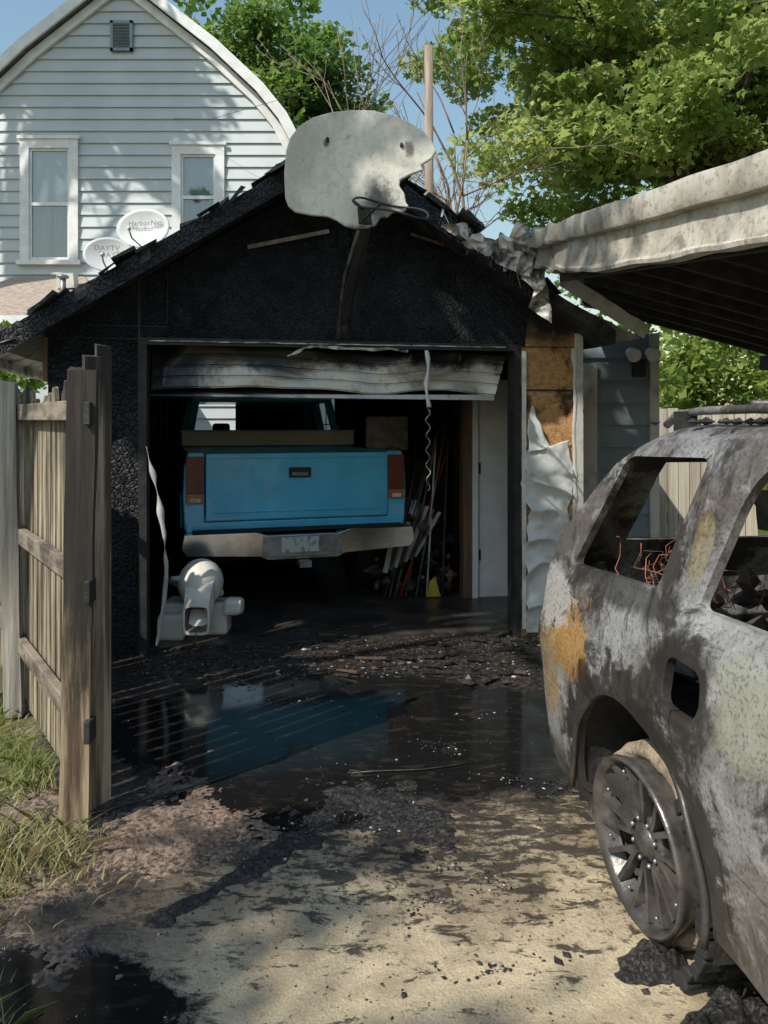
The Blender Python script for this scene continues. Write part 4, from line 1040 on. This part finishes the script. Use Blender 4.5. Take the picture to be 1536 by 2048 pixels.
def wheel(cx,yo,sgn,nm):
    m=MB(); Mx=Matrix.Translation((cx,yo,.285))@(Matrix.Rotation(R(4),4,'Z')@Matrix.Rotation(R(3),4,'X')) 
    if sgn<0: Mx=Mx@Matrix.Rotation(R(180),4,'Z')
    def nf_(v): 
        k=1+.05*nz(v,9,4)+.04*nz(v,25,2)
        return Vector((v.x*k,v.y+.02*nz(v,12,1),v.z*k))
    m.revolve([(.235,.10),(.255,.075),(.275,.075),(.29,.10),(.295,.22),(.28,.27),(.24,.28)],M_ash,90,Mx,nf_)
    m.revolve([(.215,.07),(.232,.03),(.248,.0),(.256,.004),(.258,.02),(.245,.06),(.235,.12),(.23,.24),(.0,.245)],M_alloy,60,Mx)
    m.revolve([(.0,.03),(.035,.03),(.04,.04),(.055,.045),(.06,.09),(.0,.09)],M_alloy,24,Mx)
    m.revolve([(.05,.055),(.085,.05),(.09,.08),(.05,.1)],M_alloy,24,Mx)
    n=8
    for k in range(n):
        a0=2*math.pi*k/n
        for s2 in (-1,1):
            a1=a0+s2*.19; a2=a0+s2*.055
            p0=Mx@Vector((.07*math.cos(a2),.055,.07*math.sin(a2))); p1=Mx@Vector((.15*math.cos(a0+s2*.16),.048,.15*math.sin(a0+s2*.16))); p2=Mx@Vector((.228*math.cos(a1),.035,.228*math.sin(a1)))
            ax_=Mx.to_3x3()@Vector((0,1,0))
            m.beam(p0,p1,.017,.03,M_alloy,up=ax_); m.beam(p1,p2,.017,.034,M_alloy,up=ax_)
        a3=a0+math.pi/n
        m.ell(Mx@Vector((.068*math.cos(a3),.044,.068*math.sin(a3))),(.008,.008,.008),M_galv,8,6)
        m.ell(Mx@Vector((.205*math.cos(a3),.03,.205*math.sin(a3))),(.006,.006,.006),M_galv,8,6)
    m.revolve([(.06,.16),(.17,.16),(.17,.18),(.06,.18)],M_ash,30,Mx)
    return m.obj(nm,SV)
wheel(0,.02,1,'rear_wheel'); wheel(2.72,.02,1,'front_wheel'); wheel(0,2*CW-.02,-1,'rear_wheel_far'); wheel(2.72,2*CW-.02,-1,'front_wheel_far')
m=MB(); m.tube([(0,.2,.29),(0,2*CW-.2,.29)],.045,M_soot,10)
for k in range(16):
    a=R(-70+k*8); c=Vector((.325*math.cos(a)+.02,.17,.27+.32*math.sin(a)))
    if c.z<.0: continue
    for j in range(3):
        Mx=Matrix.Translation(c+Vector((random.uniform(-.01,.01),-.09+.08*j,0)))@Matrix.Rotation(-a+random.uniform(-.2,.2),4,'Y'); m.box(-.02,.02,-.035,.035,-.018,.018,M_rubber,Mx,jit=.008)
m.obj('axle_and_tread',SV,bevel=.006)
m=MB()
for yy in (.26,2*CW-.26):
    m.tube([(-.22,yy,1.60),(-.15,yy,1.635),(0,yy,1.645),(1.6,yy,1.65),(1.75,yy,1.64),(1.8,yy,1.6)],.014,M_burn,8)
    for s_ in (-.1,.5,1.1,1.6): m.box(s_-.04,s_+.04,yy-.02,yy+.02,1.58,1.645,M_soot)
m.tube([(.25,.26,1.66),(.25,2*CW-.26,1.66)],.012,M_burn,8); m.tube([(1.1,.26,1.66),(1.1,2*CW-.26,1.66)],.012,M_burn,8)
for k in range(36): m.chunk((random.uniform(-.27,.3),random.uniform(.18,.6),1.61),random.uniform(.01,.03),M_soot,.5)
m.obj('roof_rails',SV)
M_wire=simple('bare_copper_wire',(.42,.14,.08),(.22,.09,.06),10,.5,metal=.3,bump=0)
M_intr=simple('burnt_interior',(.06,.042,.03),(.20,.12,.065),8,.85,bump=.8,bs=40,lo=.5,hi=.75)
m=MB()
for s_ in (.55,1.5):
    for yy in (.45,1.3):
        for o_ in (-.2,.2):
            m.tube([(s_,yy+o_,.5),(s_-.12,yy+o_,1.0),(s_-.15,yy+o_*.6,1.2)],.014,M_intr,6)
        for k in range(6): m.tube([(s_-.03*k,yy-.2,.6+.1*k),(s_-.03*k+random.uniform(-.02,.02),yy+.2,.6+.1*k)],.006,M_intr,5)
for k in range(380):
    m.chunk((random.uniform(-.6,2.3),random.uniform(.15,2*CW-.15),.62+random.uniform(0,.38)),random.uniform(.03,.09),random.choice([M_intr,M_soot,M_intr,M_burn]),.7)
m.box(2.2,2.6,.2,2*CW-.2,.85,1.05,M_soot)
m.obj('burnt_interior',SV)
m=MB()
for k in range(46):
    p=Vector((random.uniform(-.25,.12),random.uniform(.10,.4),1.03)); pl=[p]
    for j in range(6): p=p+Vector((random.gauss(.0,.04),random.gauss(0,.02),random.uniform(-.01,.055))); p.y=max(.10,p.y); pl.append(p.copy())
    m.tube(pl,.0017,M_wire if k%3 else M_intr,4)
m.obj('wiring',SV)
m=MB(); m.box(-.5,-.36,.18,.3,.14,.16,M_galv,jit=.01); m.box(-.52,-.36,.1,.104,.1,.22,M_galv,jit=.012); m.tube([(-.7,.3,.27),(-.3,.35,.30),(.5,.5,.32)],.03,M_soot,8); m.box(-.90,-.85,.15,2*CW-.15,.35,.5,M_burn,jit=.01)
m.obj('exhaust_and_bracket',SV)

# ------------------------------------------------------------------ firefighter
FF=empty('firefighter',(2.80,5.25,0),R(20))
t=NT('turnout_gear'); x,y,z=t.xyz()
def bandm(z0,z1): return t.math('MULTIPLY',t.math('GREATER_THAN',z,z0),t.math('LESS_THAN',z,z1))
col=t.mix(t.noise(20,3),(.03,.028,.025),(.05,.045,.035))
for a,b in ((.80,.87),(1.16,1.22),(.30,.36)): col=t.mix(bandm(a,b),col,(.65,.75,.05))
for a,b in ((.82,.85),(1.18,1.20),(.32,.34)): col=t.mix(bandm(a,b),col,(.65,.65,.62))
t.bump(t.noise(14,3),.4,.02); M_turn=t.fin(col,.7)
J=[((0,0,.95),.17),((0,0,1.15),.17),((0,0,1.38),.17),((0,0,1.48),.075),((0,0,1.56),.06),
 ((-.19,0,1.42),.085),((-.27,-.02,1.14),.07),((-.24,-.16,.95),.055),((.19,0,1.42),.085),((.28,0,1.14),.07),((.28,-.08,.90),.055),
 ((-.10,0,.86),.12),((-.11,-.03,.5),.095),((-.12,0,.12),.08),((-.12,-.14,.05),.05),((.10,0,.86),.12),((.12,.0,.5),.095),((.13,.03,.12),.08),((.14,-.11,.05),.05)]
ED=[(0,1),(1,2),(2,3),(3,4),(2,5),(5,6),(6,7),(2,8),(8,9),(9,10),(0,11),(11,12),(12,13),(13,14),(0,15),(15,16),(16,17),(17,18)]
me=bpy.data.meshes.new('body'); me.from_pydata([j[0] for j in J],ED,[]); o=bpy.data.objects.new('body',me); COL.objects.link(o); o.parent=FF
sk=o.modifiers.new('k','SKIN') 
for i,j in enumerate(J): me.skin_vertices[0].data[i].radius=(j[1],j[1]*.8)
me.skin_vertices[0].data[0].use_root=True
ss=o.modifiers.new('ss','SUBSURF'); ss.levels=2; ss.render_levels=2; me.materials.append(M_turn)
M_skin=simple('skin',(.45,.27,.19),(.4,.23,.16),9,.5,bump=.02); M_helm=simple('helmet_yellow',(.6,.5,.05),(.5,.4,.04),5,.35,bump=.02)
M_glove=simple('work_glove',(.2,.14,.08),(.14,.1,.06),9,.8)
m=MB(); m.ell((0,-.02,1.66),(.075,.095,.115),M_skin,18,14); m.ell((0,-.115,1.645),(.013,.02,.02),M_skin,8,6)
for s in (-1,1): m.ell((s*.077,0,1.65),(.012,.02,.03),M_skin,8,6); m.ell((s*.028,-.10,1.675),(.011,.008,.007),M_soot,8,6)
m.box(-.025,.025,-.108,-.10,1.603,1.61,M_redp); m.obj('head',FF)
m=MB(); m.ell((0,-.01,1.70),(.115,.14,.13),M_helm,22,10,None,0,.5); m.revolve([(.11,0),(.16,-.012),(.165,-.02),(.11,-.01)],M_helm,24,Matrix.Translation((0,0,1.70))@Matrix.Rotation(R(90),4,'X')); m.obj('helmet',FF)
m=MB()
for c,d in (((-.24,-.17,.93),Vector((0,-.35,-1)).normalized()),((.28,-.09,.88),Vector((0,-.2,-1)).normalized())):
    c=Vector(c); m.ell(c+d*.03,(.028,.045,.05),M_glove,12,8)
    for k in range(4):
        b=c+d*.07+Vector((0,-.033+.022*k,0)); L=(.06,.075,.07,.055)[k]; m.tube([b,b+d*L*.55,b+d*L+Vector((.012,0,0))],.0105,M_glove,7,.008)
    m.tube([c+d*.02+Vector((0,-.04,0)),c+d*.05+Vector((0,-.065,0)),c+d*.08+Vector((.01,-.07,0))],.012,M_glove,7,.009)
m.obj('gloved_hands',FF)

# ------------------------------------------------------------------ light and camera
el=R(46); Sh=Vector((-.72,-.69,0)).normalized(); Sd=Vector((Sh.x*math.cos(el),Sh.y*math.cos(el),math.sin(el)))
L=bpy.data.lights.new('sun','SUN'); L.energy=5.0; L.angle=R(.5); L.color=(1,.95,.86)
lo=bpy.data.objects.new('sun',L); COL.objects.link(lo); lo.rotation_euler=Sd.to_track_quat('Z','Y').to_euler(); lo.location=(-20,-12,25)
w=bpy.data.worlds.new('World'); scene.world=w; w.use_nodes=True; nt=w.node_tree
sky=nt.nodes.new('ShaderNodeTexSky'); sky.sky_type='NISHITA'; sky.sun_disc=False; sky.sun_elevation=el; sky.sun_rotation=math.atan2(Sh.x,Sh.y)%(2*math.pi)
sky.air_density=2.2; sky.dust_density=1.0; sky.ozone_density=5.0
nt.links.new(sky.outputs[0],nt.nodes['Background'].inputs[0]); nt.nodes['Background'].inputs[1].default_value=.15
cam=bpy.data.cameras.new('camera'); co=bpy.data.objects.new('camera',cam); COL.objects.link(co); co.location=(0,0,1.6); co.rotation_euler=(R(90),0,0)
cam.sensor_fit='VERTICAL'; cam.sensor_height=36; cam.sensor_width=27; cam.lens=1500/2048*36; cam.shift_y=-174/2048; cam.clip_end=2000; cam.clip_start=.05
scene.camera=co
